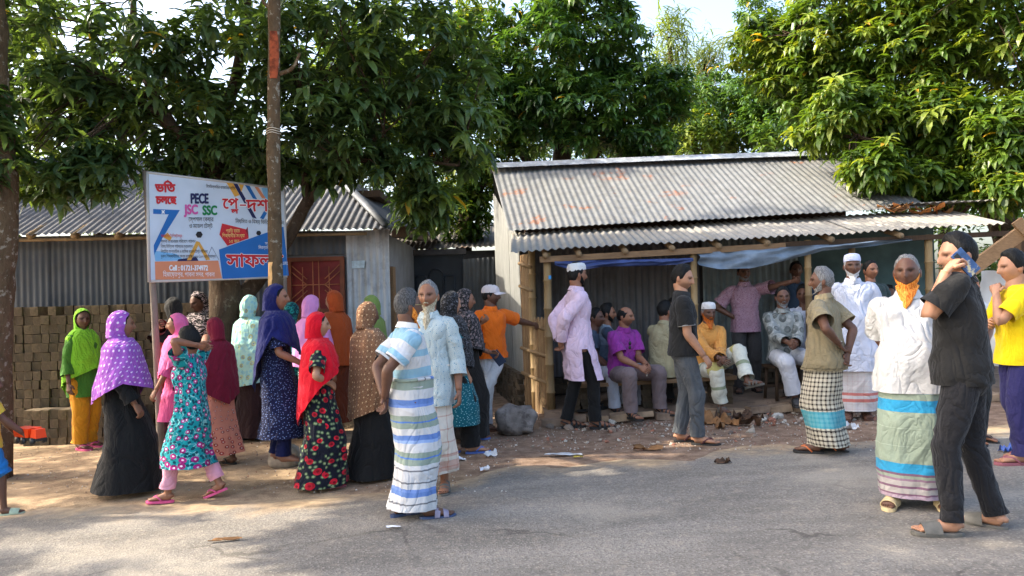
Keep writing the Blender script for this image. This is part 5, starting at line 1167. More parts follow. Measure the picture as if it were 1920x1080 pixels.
text('েপ', 417, 446, 391, hpx(22), C_RED, .008, outline=C_WH, boldx=.005); text('ল', 433, 446, 400, hpx(9), C_RED, .008, boldx=.004); text('-', 449, 461, 391, hpx(22), C_RED, .008, outline=C_WH); text('দশম', 461, 522, 396, hpx(26), C_RED, .008, outline=C_WH, boldx=.005)
text('িনয়িমত ও িবষয় িভিত্তক েকািচং', 441, 532, 418, hpx(8), C_BLK, px_slope=421)
text('প্রিত ব্যাচ', 423, 449, 436, hpx(7), C_YEL, .009); text('িশক্ষাথীর সংখ্যা', 416, 458, 445, hpx(7), C_YEL, .009); text('১৫ জন', 429, 448, 455, hpx(6.5), C_YEL, .009)
text('আমােদর ৈবিশষ্টসমূহ :', 301, 343, 445, hpx(5.5), C_RED, .006)
for s_, x1_, y_ in (('সুন্দর ও মেনারম পিরেবেশ পাঠদান', 366, 455), ('িবষয় িভিত্তক পাঠদােনর সুব্যবস্থা', 361, 464.5), ('িনয়িমত সাপ্তািহক ও মািসক মেডল েটস্ট পরীক্ষা', 389, 474), ('দুবল িশক্ষাথীেদর জন্য রেয়েছ Extra Care এর ব্যবস্থা', 404, 483)): text(s_, 301, x1_, y_, hpx(5.5), C_BLK, .007)
text('Cell : 01721-374972', 317, 389, 507, hpx(10), C_WH, .008, boldx=.003); text('িহমােয়তপুর, পাবনা সদর, পাবনা', 305, 402, 518.5, hpx(8.5), C_WH, .008)
text('সাফল', 424, 510, 500, hpx(27), C_RED, .010, outline=C_WH, boldx=.006); text('্য', 505, 530, 500, hpx(27), C_RED, .010, outline=C_WH, boldx=.006)
text('স্বপ্ন', 496, 514, 459, hpx(6), C_WH, .008); text('িনরন্তর প্রেচষ্টা', 484, 525, 467, hpx(6.5), C_WH, .008); text('এবং', 529, 539, 497, hpx(8), C_WH, .008)
POLE = wood('pole_wood', L(158, 146, 134), L(96, 84, 74), (6, 6, .5))
pb = G(303, 856); tp = signpt(-.012, -.03, -.03); b = MB(); tube(b, [(pb[0], pb[1], pb[2] - .06, .042), (*(pb * .5 + tp * .5 + np.array([0.01, 0, 0])), .036), (*tp, .032)], 4, 10, ref=(1, .2, 0)); b.build('pole', POLE, SIGN)
pb2 = signpt(1.0, 1.0, -.04); b = MB(); tube(b, [(pb2[0], pb2[1], gz(pb2[0], pb2[1]) - .1, .04), (pb2[0], pb2[1], ZT - .1, .034)], 3, 10, ref=(1, .2, 0)); b.build('pole', POLE, SIGN)
# ================================================================== THE CROWD
BLK = RUB('black', g(.02)); BRN = RUB('brown', L(84, 56, 44)); NAVYR = RUB('navy', L(62, 78, 112)); PINKR = RUB('pink', L(206, 84, 130)); GREYR = RUB('grey', L(96, 94, 88)); BEIGE = RUB('beige', L(206, 184, 140)); MAUVE = RUB('mauve', L(150, 90, 100)); BLUER = RUB('blue', L(84, 110, 178)); GREENR = RUB('pale_green', L(170, 184, 156))
BLACKC = plain('black_cloth', g(.010)); WHITEC = plain('white_cloth', g(.66)); IVORY = plain('ivory_cloth', L(236, 232, 222))
def thing(o, *a, **k): return tag(o, *a, **k)
# --- boy with a toy truck at the left edge
f = Fig(-22, 968, 700, -62, 'small boy in yellow shirt and blue shorts carrying a toy truck', 'dark', H=1.14, headk=1.28, arms=((-.13, .2, .47), (.05, .27, .50)), feet=((-.05, -.12, 0, 8, 0), (.055, .10, 0, -6, 0)), curl=.9)
f.shirt(plain('yellow_tee', L(226, 196, 70)), hem=.47, sleeve=.7); f.trousers(plain('blue_shorts', L(40, 120, 190)), hem=1.12, r=(.062, .062, .06, .06, .06), name='shorts'); f.hair(HAIR['black']); f.shoes('slide', GREENR)
BOY = f
# --- woman in lime green
f = Fig(158, 841, 581, -108, 'woman in lime green headscarf and mustard trousers by the brick stack', 'dark', 'f', arms=('down', 'down'), head=(25, 0, 0))
f.shirt(plain('green_kameez', L(70, 120, 40)), hem=.38, sleeve=1.6, flare=.04, name='kameez', fold=.02); f.trousers(plain('mustard_trousers', L(206, 140, 30)), r=(.06, .06, .055, .05, .05)); f.hair(HAIR['black'], name='hair'); f.scarf(plain('lime_scarf', L(140, 206, 50), bump=.5), .58, .40, .50, tail=(-.12, .17), fold=.03, wide=.85); f.shoes('flip', PINKR)
# --- woman in purple dotted scarf
f = Fig(232, 924, 586, -62, 'woman in black gown and purple headscarf with white dots', 'mid', 'f', arms=('down', (.15, .06, .50)), head=(-8, 0, 0), feet=((-.055, -.06, 0, 5, 0), (.06, .10, 0, -8, 0)), build=1.08)
f.shirt(BLACKC, hem=.035, sleeve=1.85, flare=.10, fold=.035, name='gown', end=.04, sl_ra=.043); f.hair(HAIR['black']); f.scarf(dots('purple_dotted', L(164, 92, 186), L(232, 214, 236), .058, .15), .56, .50, .62, tail=(-.55, .42), fold=.03, flare=.03, wide=1.1); f.shoes('flip', GREYR)
# --- woman gripping the pole
f = Fig(330, 836, 560, 48, 'woman in black scarf and dark red blouse holding the sign pole', 'mid', 'f', arms=(('w', at(299, 603, 7.98)), 'down'), curl=1.2, palms=((1, .6, 0), None))
f.shirt(plain('dark_red', L(120, 16, 28)), hem=.30, sleeve=1.5, name='kameez'); f.trousers(plain('maroon_skirt', L(56, 22, 30))); f.hair(HAIR['black']); f.scarf(plain('black_scarf', g(.014)), .66, .66, .76); f.shoes('flip', BLK)
# --- taller woman with black and white scarf
f = Fig(378, 812, 549, 165, 'woman in black and white patterned headscarf beside the big trunk', 'dark', 'f', arms=('down', (.10, .16, .66)), head=(12, -14, 0))
f.shirt(BLACKC, hem=.1, sleeve=1.6, flare=.05, name='gown'); f.hair(HAIR['black']); f.scarf(strokes('zebra', g(.012), L(214, 196, 196), (16, 34), .53, 2.2), .56, .56, .60); f.shoes('flip', BLK)
# --- woman in pink
f = Fig(338, 862, 590, 105, 'woman in pink headscarf and pink blouse behind the girl', 'mid', 'f', arms=((-.13, .12, .50), 'down'))
f.shirt(plain('pink_kameez', L(214, 90, 140)), hem=.28, sleeve=1.3, flare=.03, name='kameez'); f.trousers(plain('brown_trousers', L(60, 34, 38))); f.hair(HAIR['black']); f.scarf(plain('pink_scarf', L(226, 110, 160)), .56, .56, .66); f.shoes('flip', BLK)
# --- maroon scarf
f = Fig(408, 872, 598, 60, 'woman in maroon headscarf and peach printed skirt behind the girl', 'dark', 'f', arms=('down', 'down'), feet=((-.05, 0, 0, 0, 0), (.05, -.09, 0, 0, 0)))
f.lungi(floral('peach_print', L(216, 138, 112), L(190, 80, 70), L(240, 220, 200), None, .05, .3), hem=.09, name='skirt', flare=.05, pleat=False, fold=.03); f.shirt(plain('maroon_blouse', L(104, 24, 42)), hem=.46, sleeve=.8); f.hair(HAIR['black']); f.scarf(plain('maroon_scarf', L(122, 26, 48)), .50, .42, .56, fold=.03); f.shoes('flip', BLK)
# --- girl in turquoise
f = Fig(362, 938, 616, 86, 'girl in turquoise dress with magenta flowers holding her hands behind her head', 'mid', 'f', headk=1.12, arms=((-.055, -.07, .905), (.05, -.075, .905)), poles=((-1, .55, .15), (1, .55, .15)), feet=((-.045, .13, 0, 8, 0), (.045, -.15, .035, -6, -22)), head=(0, -6, 0), curl=.8)
f.trousers(plain('pale_pink_trousers', L(222, 160, 180)), hem=.12, r=(.05, .05, .042, .042, .045), slim=.9); f.shirt(floral('turquoise_floral', L(18, 142, 148), L(178, 40, 130), L(236, 214, 226), L(8, 74, 88), .07, .33, line=L(130, 196, 196)), hem=.21, sleeve=.62, end=.05, flare=.075, fold=.03, name='dress', loose=1.06); f.hair(HAIR['black'], .018, low=.25); f.shoes('flip', PINKR)
# --- mint scarf
f = Fig(474, 824, 556, -28, 'woman in mint green patterned shawl and dark brown skirt', 'mid', 'f', arms=('down', 'down'))
f.lungi(plain('dark_brown_skirt', L(48, 30, 30)), hem=.03, name='skirt', flare=.03, pleat=False); f.shirt(plain('mint_blouse', L(170, 214, 200)), hem=.46, sleeve=1.5); f.hair(HAIR['black']); f.scarf(floral('mint_print', L(170, 214, 196), L(196, 212, 160), L(120, 150, 170), L(146, 200, 200), .12, .22), .42, .38, .42, fold=.03); f.shoes('flip', BLK)
# --- navy, standing on the block
f = Fig(524, 868, 541, -82, 'barefoot woman in navy headscarf and speckled navy dress on a concrete block', 'mid', 'f', H=1.53, lift=.185, arms=('down', (.09, .16, .555)), feet=((-.045, -.02, 0, 4, 0), (.045, .03, 0, -6, 0)))
f.trousers(plain('navy_trousers', L(22, 28, 70)), slim=.95); f.shirt(dots('navy_speckle', L(16, 22, 56), L(120, 140, 190), .022, .12, 1.), hem=.155, sleeve=.85, flare=.065, fold=.035, name='dress'); f.hair(HAIR['black']); f.scarf(plain('navy_scarf', L(20, 26, 84)), .60, .40, .72, fold=.03)
# --- teal, behind
f = Fig(552, 822, 569, -20, 'woman in dark teal printed headscarf behind the navy one', 'mid', 'f'); f.shirt(BLACKC, hem=.1, sleeve=1.6, name='gown'); f.scarf(floral('teal_print', L(10, 60, 66), L(40, 150, 140), L(10, 40, 50), L(20, 100, 104), .06, .42), .5, .45, .5); f.shoes('flip', BLK)
# --- lilac scarf
f = Fig(590, 828, 556, -35, 'woman in plain lilac pink headscarf in front of the red window', 'mid', 'f'); f.shirt(dots('black_white_print', g(.02), g(.6), .03, .2, 1.), hem=.06, sleeve=1.5, flare=.05, name='gown'); f.hair(HAIR['black']); f.scarf(plain('lilac_scarf', L(226, 150, 206)), .52, .52, .55, fold=.03); f.shoes('flip', BLK)
# --- red scarf
f = Fig(602, 913, 588, -70, 'woman in bright red headscarf and black dress with red roses', 'light', 'f', arms=('down', (.085, .055, .60)), poles=(None, (1, -.7, .1)), head=(-4, 0, 0), build=1.05)
f.shirt(floral('rose_print', L(16, 20, 34), L(206, 30, 52), L(120, 8, 24), L(66, 88, 62), .095, .30, small=L(136, 150, 112), petals=7), hem=.025, sleeve=.8, flare=.06, fold=.04, name='dress', end=.042); f.hair(HAIR['black']); f.scarf(plain('red_scarf', L(214, 14, 38)), .72, .36, .60, tail=(-.3, .33), fold=.03); f.shoes('flip', MAUVE)
# --- rust scarf
f = Fig(632, 812, 547, 60, 'woman in rust orange headscarf and shawl facing the red one', 'light', 'f', head=(0, 0, 0)); f.shirt(plain('rust_gown', L(110, 50, 26)), hem=.08, sleeve=1.6, name='gown'); f.hair(HAIR['black']); f.scarf(plain('rust_scarf', L(170, 74, 30)), .50, .48, .50, fold=.028); f.shoes('flip', BLK)
# --- brown patterned shawl
f = Fig(697, 896, 569, -58, 'woman in tan geometric patterned shawl over black gown behind the striped man', 'dark', 'f', head=(-15, 0, 0)); f.shirt(BLACKC, hem=.02, sleeve=1.7, flare=.06, name='gown', fold=.03); f.hair(HAIR['black']); f.scarf(motif('tan_geometric', L(176, 136, 100), L(92, 52, 36), .045, .52, 6, L(210, 180, 140)), .50, .34, .42, fold=.03, tail=(-.45, .30)); f.shoes('flip', BLK)
# --- olive scarf far behind
f = Fig(702, 802, 556, 75, 'elderly woman in olive green headscarf peeping behind the tan shawl', 'dark', 'f'); f.shirt(plain('olive_gown', L(90, 100, 50)), hem=.1, sleeve=1.6, name='gown'); f.hair(HAIR['grey']); f.scarf(plain('olive_scarf', L(126, 150, 80)), .55, .5, .55, opening=1.25, over=.15); f.shoes('flip', BLK)
# --- striped polo and lungi
W1, LB = g(.64), L(146, 186, 204)
polo = stripes('striped_polo', .62, [(0, W1), (.10, LB), (.20, W1), (.33, LB), (.40, W1), (.55, LB), (.64, W1), (.80, LB), (.86, W1)], .05)
SG, SB, SL = L(146, 160, 146), L(104, 136, 196), L(120, 122, 126)
lun = stripes('striped_lungi', .92, [(0, W1), (.05, SL), (.06, W1), (.11, SB), (.145, L(120, 150, 210)), (.17, W1), (.21, SL), (.22, W1), (.30, SL), (.31, W1), (.34, SG), (.385, L(90, 130, 200)), (.395, SG), (.43, W1), (.50, L(150, 176, 220)), (.52, SB), (.56, W1), (.61, SG), (.655, L(90, 130, 200)), (.665, SG), (.71, W1), (.77, L(120, 150, 210)), (.79, SB), (.83, W1), (.90, SG)], .05)
f = Fig(772, 972, 545, -66, 'man in white and blue striped polo and striped lungi with hands clasped behind', 'dark', arms=('back', 'back'), belly=.03, head=(-6, 0, 0), feet=((-.055, -.045, 0, 6, 0), (.05, .06, 0, -14, 0)), build=.96, palms=((0, -.8, -.5), (0, -.9, .4)))
f.lungi(lun, hem=.05, top=.615, fold=.03, ra=.112, rb=.098); f.shirt(polo, hem=.585, over=-.006, sleeve=.72, end=.05, collar=1, mats=[polo, IVORY], amp=.011); f.hair(HAIR['saltpepper'], .016); f.beard(HAIR['henna'], .06, full=.016); f.shoes('two', NAVYR, RUB('strap_grey', L(140, 132, 150)))
STRIPED = f
b = MB(); 
for sd in (-1, 1): tube(b, [(*(f.hc + f.Rh @ (np.array([sd * .078, -.02, .012]) * f.hs)), .0022), (*(f.hc + f.Rh @ (np.array([sd * .072, .08, .012]) * f.hs)), .0022)], 1, 5)
for sd in (-1, 1): tube(b, [(*(f.hc + f.Rh @ (np.array([sd * .032 + .024 * math.cos(a), .108, .006 + .018 * math.sin(a)]) * f.hs)), .002) for a in np.linspace(0, 2 * PI, 13)], 1, 5, ref=(0, 1, 0))
b.build('spectacles', simple('gold_wire', L(180, 160, 110), .3, .1, 5, 0, metal=.8), f.root)
# --- bearded elder
f = Fig(813, 922, 528, 172, 'elder with long grey beard in pale blue printed shirt behind the striped man', 'mid', arms=('down', 'down'), head=(0, 0, 0), build=.92)
PB = motif('pale_blue_print', L(206, 208, 200), L(160, 184, 190), .05, .6, 5, L(136, 166, 178)); chk = checks('cream_check_lungi', L(226, 214, 198), L(190, 130, 110), .10, .05, [(.02, .10, L(196, 120, 96), .5), (.13, .15, L(196, 120, 96), .5)])
f.lungi(chk, hem=.10, top=.60, fold=.03); f.shirt(PB, hem=.42, over=.016, sleeve=1.5, fold=.012, collar=0); f.hair(HAIR['grey'], .009, recede=.15); f.beard(HAIR['yellowgrey'], .17, full=.015); f.shoes('sandal', GREYR)
# --- black scarf, teal dress
f = Fig(853, 852, 549, -60, 'woman in black patterned shawl and teal dotted dress', 'light', 'f', arms=('down', (.08, .06, .50)), head=(-12, 0, 0), feet=((-.05, -.06, 0, 0, 0), (.05, .09, 0, -20, 0)))
f.trousers(BLACKC, r=(.06, .06, .06, .06, .062), slim=.92); f.shirt(dots('teal_dotted', L(18, 92, 104), L(150, 200, 200), .026, .12, 1.), hem=.19, sleeve=.75, flare=.06, fold=.03, name='dress'); f.hair(HAIR['black']); f.scarf(strokes('black_lace', g(.012), L(120, 120, 128), (30, 60), .58, 2.5), .52, .46, .56, fold=.03, wide=.9); f.shoes('flip', BLUER)
# --- black gown with phone wallet
f = Fig(878, 824, 544, -72, 'woman in black gown and floral black shawl holding a dark wallet', 'mid', 'f', arms=((-.02, .17, .575), (.03, .10, .775)), head=(-5, 0, 0), curl=1.0)
f.shirt(plain('charcoal_gown', L(34, 32, 30)), hem=.03, sleeve=1.7, flare=.05, fold=.03, name='gown'); f.hair(HAIR['black']); f.scarf(floral('grey_lace', g(.016), L(150, 130, 128), g(.02), L(90, 84, 86), .05, .3), .58, .54, .62, fold=.03, wide=.86); f.shoes('flip', BLUER); WALLET = f
# --- orange polo with cap
ROCK_P = G(970, 822)
f = Fig(926, 806, 524, -150, 'man in orange polo, white jeans and pale cap with one foot on the rock', 'dark', stub=.6, H=1.66, arms=(('w', at(1012, 612, 9.30)), 'down'), head=(-55, 0, 0), feet=((.16, .06, .13, 10, 0), (.04, -.03, 0, 0, 0)), knees=((-.4, 1, .2), (.1, 1, 0)), curl=.9)
f.FO[-1]; org = plain('orange_polo', L(236, 112, 26)); f.trousers(plain('white_jeans', L(206, 208, 210)), r=(.05, .052, .043, .04, .042)); f.shirt(org, hem=.50, sleeve=.72, collar=0, amp=.011); f.hair(HAIR['black']); f.cap(plain('pale_cap', L(206, 196, 196))); f.shoes('sandal', BRN, BLK)
# --- pale pink panjabi
pk = plain('pale_pink_panjabi', L(226, 200, 220), bump=.5)
f = Fig(1088, 804, 494, -76, 'man in long pale pink panjabi and white prayer cap with hands behind him', 'mid', arms=('back', 'back'), head=(-8, 0, 0), feet=((-.045, -.07, 0, 0, 0), (.05, .08, 0, -14, 0)))
f.trousers(plain('black_trousers', g(.012)), r=(.045, .046, .04, .036, .036), slim=.95); f.shirt(pk, hem=.30, sleeve=1.95, end=.034, slit=(.50, .022), fold=.022, collar=0, name='panjabi', flare=.03, amp=.012); f.hair(HAIR['black'], .015); f.beard(HAIR['black'], .010); f.tupi(WHITEC, .06); f.shoes('sandal', BLK)
# --- seated on the bench
GS = 'men seated on the porch bench'
def sitter(px, Y, face, label, skin, sit=.33, lean=.06, hunch=.15, arms=('knee', 'knee'), feet=((-.10, .24, -.03, 12, 0), (.10, .25, -.03, -12, 0)), head=(0, 0, 0), H=1.64, **k):
    p = at(px, 640, Y); return Fig(px, int(Y * 100), 0, face, label, skin, H=H, x=p[0], y=Y, sit=sit, lean=lean, hunch=hunch, arms=arms, feet=feet, head=head, group=GS, **k)
GW = plain('greyish_white', L(176, 180, 190))
f = sitter(1100, 9.25, -120, 'seated man half hidden behind the pale pink panjabi', 'dark', lean=.12); f.shirt(plain('grey_blue_tee2', L(70, 84, 100)), hem=.5); f.trousers(GW); f.hair(HAIR['black']); f.shoes('sandal', BLK)
f = sitter(1136, 9.30, -95, 'seated bearded man in grey blue tee behind the purple shirt', 'mid', lean=.0, hunch=.05, sit=.36); f.shirt(stripes('grey_blue_tee', .6, [(0, L(60, 74, 92)), (.3, L(90, 106, 124)), (.55, L(112, 128, 144)), (.75, L(140, 154, 166))]), hem=.5); f.trousers(GW); f.hair(HAIR['black'], .018); f.beard(HAIR['black'], .012); f.shoes('sandal', BLK)
pur = plain('purple_shirt', L(142, 52, 140), bump=.5)
f = sitter(1163, 8.93, -148, 'balding man in purple shirt sitting with sunglasses hung from his collar', 'mid', stub=.7, lean=.10, hunch=.10, arms=((-.03, .24, .33), (.05, .25, .32)), head=(-28, -4, 0), feet=((-.16, .22, -.035, 22, 0), (.12, .23, -.035, -4, 0)), build=1.05, belly=.015)
f.trousers(plain('mauve_grey_trousers', L(116, 102, 102)), r=(.058, .058, .050, .046, .046)); f.shirt(pur, hem=.50, sleeve=.76, end=.05, collar=0, amp=.012); f.hair(HAIR['black'], bald=True); f.shoes('sandal', BLK)
b = MB()
for sd in (0, 1):
    c = f.chest + np.array([.0 + .004 * sd, .085 * f.H + .004, .075 - .05 * sd]); ellip(b, c, (.021, .007, .024), 10, 6)
tube(b, [(*(f.chest + np.array([0, .085 * f.H, .125])), .003), (*(f.chest + np.array([0, .088 * f.H, .05])), .003)], 1, 5); b.build('sunglasses', simple('sunglass_lens', g(.02), .15, .1, 5, 0), f.root)
PURPLE = f
f = sitter(1242, 9.05, -42, 'seated man in khaki shirt with his back turned', 'mid', lean=.06, hunch=.12, arms=('knee', 'knee'), head=(20, 0, 0), sit=.34, H=1.68); f.shirt(plain('khaki_shirt', L(158, 150, 118), bump=.5), hem=.47, sleeve=.8, collar=0, amp=.014, loose=1.04); f.trousers(plain('olive_cloth', L(150, 132, 84))); f.hair(HAIR['black'], .016); f.beard(HAIR['black'], .008); f.shoes('sandal', BLK)
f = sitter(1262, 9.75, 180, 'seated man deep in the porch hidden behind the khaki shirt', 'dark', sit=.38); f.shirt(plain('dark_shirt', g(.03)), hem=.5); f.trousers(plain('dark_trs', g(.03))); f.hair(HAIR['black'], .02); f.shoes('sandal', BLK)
# --- black polo, grey jeans
bp = plain('black_polo', g(.016)); gj = plain('grey_denim', L(84, 88, 92), bump=.55)
f = Fig(1287, 832, 499, -98, 'man in black polo and faded grey jeans standing in front of the bench', 'light', stub=.6, arms=('down', (.10, .10, .50)), head=(22, -10, 0), feet=((-.045, -.03, 0, 0, 0), (.05, .06, 0, -12, 0)), build=1.04)
f.trousers(gj, r=(.050, .052, .042, .036, .033), amp=.011); f.shirt(bp, hem=.50, sleeve=.74, collar=1, mats=[bp, plain('collar_black', g(.03)), plain('cuff_line', g(.4))], cuff=2, amp=.010); f.hair(HAIR['black'], .018); f.shoes('flip', BLK, RUB('red_black', L(70, 24, 30)))
# --- seated elder in orange panjabi
op = plain('mustard_orange_panjabi', L(214, 150, 76), bump=.5); dl = stripes('draped_lungi', .9, [(0, L(206, 206, 190)), (.2, L(150, 160, 130)), (.24, L(214, 214, 198)), (.45, L(186, 176, 110)), (.5, L(214, 214, 198)), (.7, L(150, 160, 130)), (.74, L(214, 214, 198))], .08)
f = sitter(1322, 8.98, -172, 'seated elder in orange panjabi and white cap with crossed legs', 'dark', lean=.10, hunch=.18, arms=((-.0, .27, .34), (.02, .29, .35)), feet=((-.17, .33, .14, 30, 15), (-.01, .22, -.035, 0, 0)), knees=((-.5, .5, .8), (.1, .6, 1)), head=(0, -8, 0))
f.trousers(dl, hem=.06, r=(.056, .054, .048, .044, .042), name='lungi', amp=.016); f.shirt(op, hem=.49, sleeve=1.9, end=.036, collar=0, amp=.013); f.hair(HAIR['grey'], .008); f.beard(HAIR['rust'], .085, full=.016); f.tupi(WHITEC, .062); f.shoes('sandal', GREYR)
# --- standing man with printed shirt
f = Fig(1402, 735, 496, 178, 'man in pink and plum printed shirt leaning a hand on the porch post', 'dark', H=1.66, arms=(('w', at(1508, 522, 9.22)), 'hip'), poles=(None, (1, -.4, .1)), feet=((-.05, .0, 0, 8, 0), (.07, .05, 0, -20, 0)), curl=.4, palms=((0, 1, 0), None))
f.trousers(plain('charcoal_trousers', L(66, 64, 64)), r=(.052, .055, .05, .048, .05)); f.shirt(motif('plum_print', L(206, 178, 190), L(110, 46, 76), .052, .60, 4, L(110, 46, 76)), hem=.47, sleeve=.8, end=.055, collar=0, loose=1.05, amp=.012); f.hair(HAIR['black']); f.beard(HAIR['grey'], .01); f.shoes('sandal', BLK)
# --- on the stool
f = sitter(1468, 9.05, 172, 'gaunt man in grey camouflage shirt and white trousers on a wooden stool', 'dark', sit=.42, lean=.02, hunch=.10, arms=((-.03, .24, .40), (.02, .25, .41)), feet=((-.13, .20, 0, 14, 0), (-.02, .23, -.02, 0, 0)), head=(0, 0, 0), H=1.70)
f.trousers(plain('white_trousers', L(206, 208, 214)), hem=.12, r=(.056, .058, .052, .05, .052)); f.shirt(floral('grey_camo', L(142, 148, 146), L(110, 116, 114), L(120, 124, 122), L(160, 164, 162), .12, .4), hem=.49, sleeve=1.85, end=.036, collar=0, amp=.013); f.hair(HAIR['black'], .014); f.beard(HAIR['grey'], .02); f.shoes('shoe', simple('grey_shoe', L(64, 64, 66), .7))
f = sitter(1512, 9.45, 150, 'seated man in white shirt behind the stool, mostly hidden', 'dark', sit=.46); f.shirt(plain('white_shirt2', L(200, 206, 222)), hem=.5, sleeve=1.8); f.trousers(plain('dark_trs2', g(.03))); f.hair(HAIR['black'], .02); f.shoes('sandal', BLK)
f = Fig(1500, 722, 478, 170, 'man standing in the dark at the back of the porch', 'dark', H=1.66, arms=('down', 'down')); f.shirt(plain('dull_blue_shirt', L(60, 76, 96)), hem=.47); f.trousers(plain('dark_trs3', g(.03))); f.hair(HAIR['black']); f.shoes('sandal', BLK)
# --- khaki shirt and checked lungi
kh = plain('khaki_shirt3', L(140, 128, 100), bump=.5); ck = checks('checked_lungi', L(206, 198, 176), L(52, 42, 40), .038, .20, [(.16, .30, L(64, 160, 176), .85), (.135, .145, L(40, 36, 36), .8), (.31, .32, L(40, 36, 36), .8), (.05, .06, L(60, 50, 50), .7)])
f = Fig(1555, 850, 503, 48, 'grey-haired man in khaki shirt and checked lungi with turquoise band', 'dark', arms=('hipback', 'back'), head=(-22, 0, 0), feet=((-.045, .05, 0, 14, 0), (.05, -.05, 0, -4, 0)), palms=((-.3, -.5, .8), None))
f.lungi(ck, hem=.05, top=.60, fold=.024, ra=.108, rb=.092, flare=.008); f.shirt(kh, hem=.455, over=.016, sleeve=.72, end=.054, collar=0, loose=1.05, amp=.013); f.hair(HAIR['grey'], .016); f.beard(HAIR['grey'], .015); f.shoes('flip', BLK, RUB('orange_strap', L(200, 110, 60)))
# --- white kurta
wk = plain('white_kurta', L(198, 202, 216), bump=.5); rl = checks('red_band_lungi', L(226, 222, 222), L(214, 196, 196), .05, .06, [(.10, .135, L(214, 96, 80), .8), (.17, .20, L(214, 96, 80), .8)])
f = Fig(1608, 786, 478, 165, 'stout white-bearded man in white kurta and white cap', 'dark', arms=('down', 'back'), head=(0, 0, 0), build=1.08, belly=.04, feet=((-.05, -.02, 0, 0, 0), (.055, .03, 0, -15, 0)))
f.lungi(rl, hem=.06, top=.58, fold=.022); f.shirt(wk, hem=.305, over=.016, sleeve=1.9, end=.04, collar=0, fold=.02, flare=.02, name='kurta', amp=.012); f.hair(HAIR['white'], .006); f.beard(HAIR['white'], .05, mustache=False); f.tupi(plain('pale_blue_cap', L(206, 212, 240)), .065); f.shoes('sandal', BRN)
f = Fig(1640, 742, 512, 190, 'man behind the stout white kurta gripping the porch post', 'mid', H=1.58, arms=('down', ('w', at(1606, 500, 9.24))), curl=1.1); f.shirt(plain('dull_teal_shirt', L(50, 66, 66)), hem=.47, sleeve=.7); f.trousers(plain('dark_trs4', g(.03))); f.hair(HAIR['black']); f.shoes('sandal', BLK)
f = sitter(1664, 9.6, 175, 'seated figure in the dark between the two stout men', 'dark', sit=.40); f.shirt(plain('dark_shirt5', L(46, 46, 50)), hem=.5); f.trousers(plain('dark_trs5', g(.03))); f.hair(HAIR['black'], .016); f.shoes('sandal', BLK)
# --- white tee, orange beard
tq, sgn = L(52, 152, 196), L(150, 164, 146); lu = stripes('turquoise_lungi', .95, [(0, L(170, 150, 164)), (.02, L(124, 92, 112)), (.035, L(176, 170, 166)), (.07, L(124, 92, 112)), (.085, L(176, 170, 166)), (.12, L(150, 120, 140)), (.135, sgn), (.155, L(124, 92, 112)), (.17, tq), (.235, sgn), (.35, L(170, 184, 166)), (.355, sgn), (.47, L(170, 184, 166)), (.475, sgn), (.58, tq), (.66, sgn), (.70, tq)], .01)
wt = plain('white_tee', L(206, 206, 204), bump=.45)
f = Fig(1716, 946, 478, 160, 'big man with bright orange beard in white tee and turquoise banded lungi', 'dark', arms=('back', 'back'), head=(14, 0, 0), build=1.12, belly=.055, feet=((-.085, .0, 0, 4, 0), (.075, .03, 0, -22, 0)))
f.lungi(lu, hem=.05, top=.60, fold=.026, ra=.122, rb=.10, flare=.01); f.shirt(wt, hem=.46, over=.018, sleeve=.80, end=.052, collar=0, mats=[wt, plain('grey_cuff', L(170, 176, 186))], cuff=1, loose=1.02, amp=.013); f.hair(HAIR['grey'], .006, recede=.1); f.beard(HAIR['henna'], .13, mustache=False, width=1.2, full=.024); f.shoes('slide', BEIGE)
# --- black tee with phone
bj = plain('black_denim', L(34, 34, 37), bump=.55); bt = plain('black_tee', g(.016), bump=.4)
f = Fig(1820, 998, 441, 52, 'heavy young man in black tee and black jeans holding a phone to his ear', 'light', arms=(('e', (-.035, .080, -.104), (.018, -.055, .146)), 'down'), sh=(.042, .01), hdirs=((.66, -.40, .62), None), head=(-38, -4, 0), build=1.0, belly=.02, feet=((-.080, .045, 0, 24, 0), (.080, -.065, 0, -14, 0)), curl=.85, palms=((.6, -.5, -.3), None))
f.trousers(bj, r=(.052, .054, .042, .036, .032), amp=.010); f.shirt(bt, hem=.50, sleeve=.76, end=.052, collar=0, amp=.013); f.hair(HAIR['black'], .020); f.shoes('slide', GREYR); PHONE = f
# --- person behind, striped tee
f = Fig(1826, 830, 505, 200, 'youth in pink and green striped tee behind the phone caller', 'mid', H=1.5, arms=('hip', 'down')); f.shirt(stripes('pastel_stripes', .6, [(0, g(.7)), (.2, L(150, 190, 210)), (.3, g(.7)), (.6, L(220, 160, 180)), (.7, L(150, 200, 160)), (.78, g(.72))]), hem=.47); f.trousers(plain('dark_trs6', g(.03))); f.hair(HAIR['black']); f.shoes('flip', BLK)
# --- yellow boy at the right edge
ye = plain('yellow_jersey', L(240, 206, 20)); nv = plain('navy_track_trousers', L(50, 48, 96))
f = Fig(1916, 868, 472, 82, 'boy in yellow and blue football shirt at the right edge', 'light', headk=1.06, arms=((-.035, .10, .80), (.05, .10, .66)), poles=((-.6, .3, -1), (.6, .2, -1)), head=(-6, -4, 0), curl=1.0, feet=((-.05, .02, 0, 0, 0), (.05, -.05, 0, 0, 0)))
f.trousers(nv, r=(.05, .052, .044, .042, .044)); f.shirt(ye, hem=.47, sleeve=.75, amp=.011, mats=[ye]); f.hair(HAIR['black'], .020); f.shoes('flip', MAUVE); YBOY = f
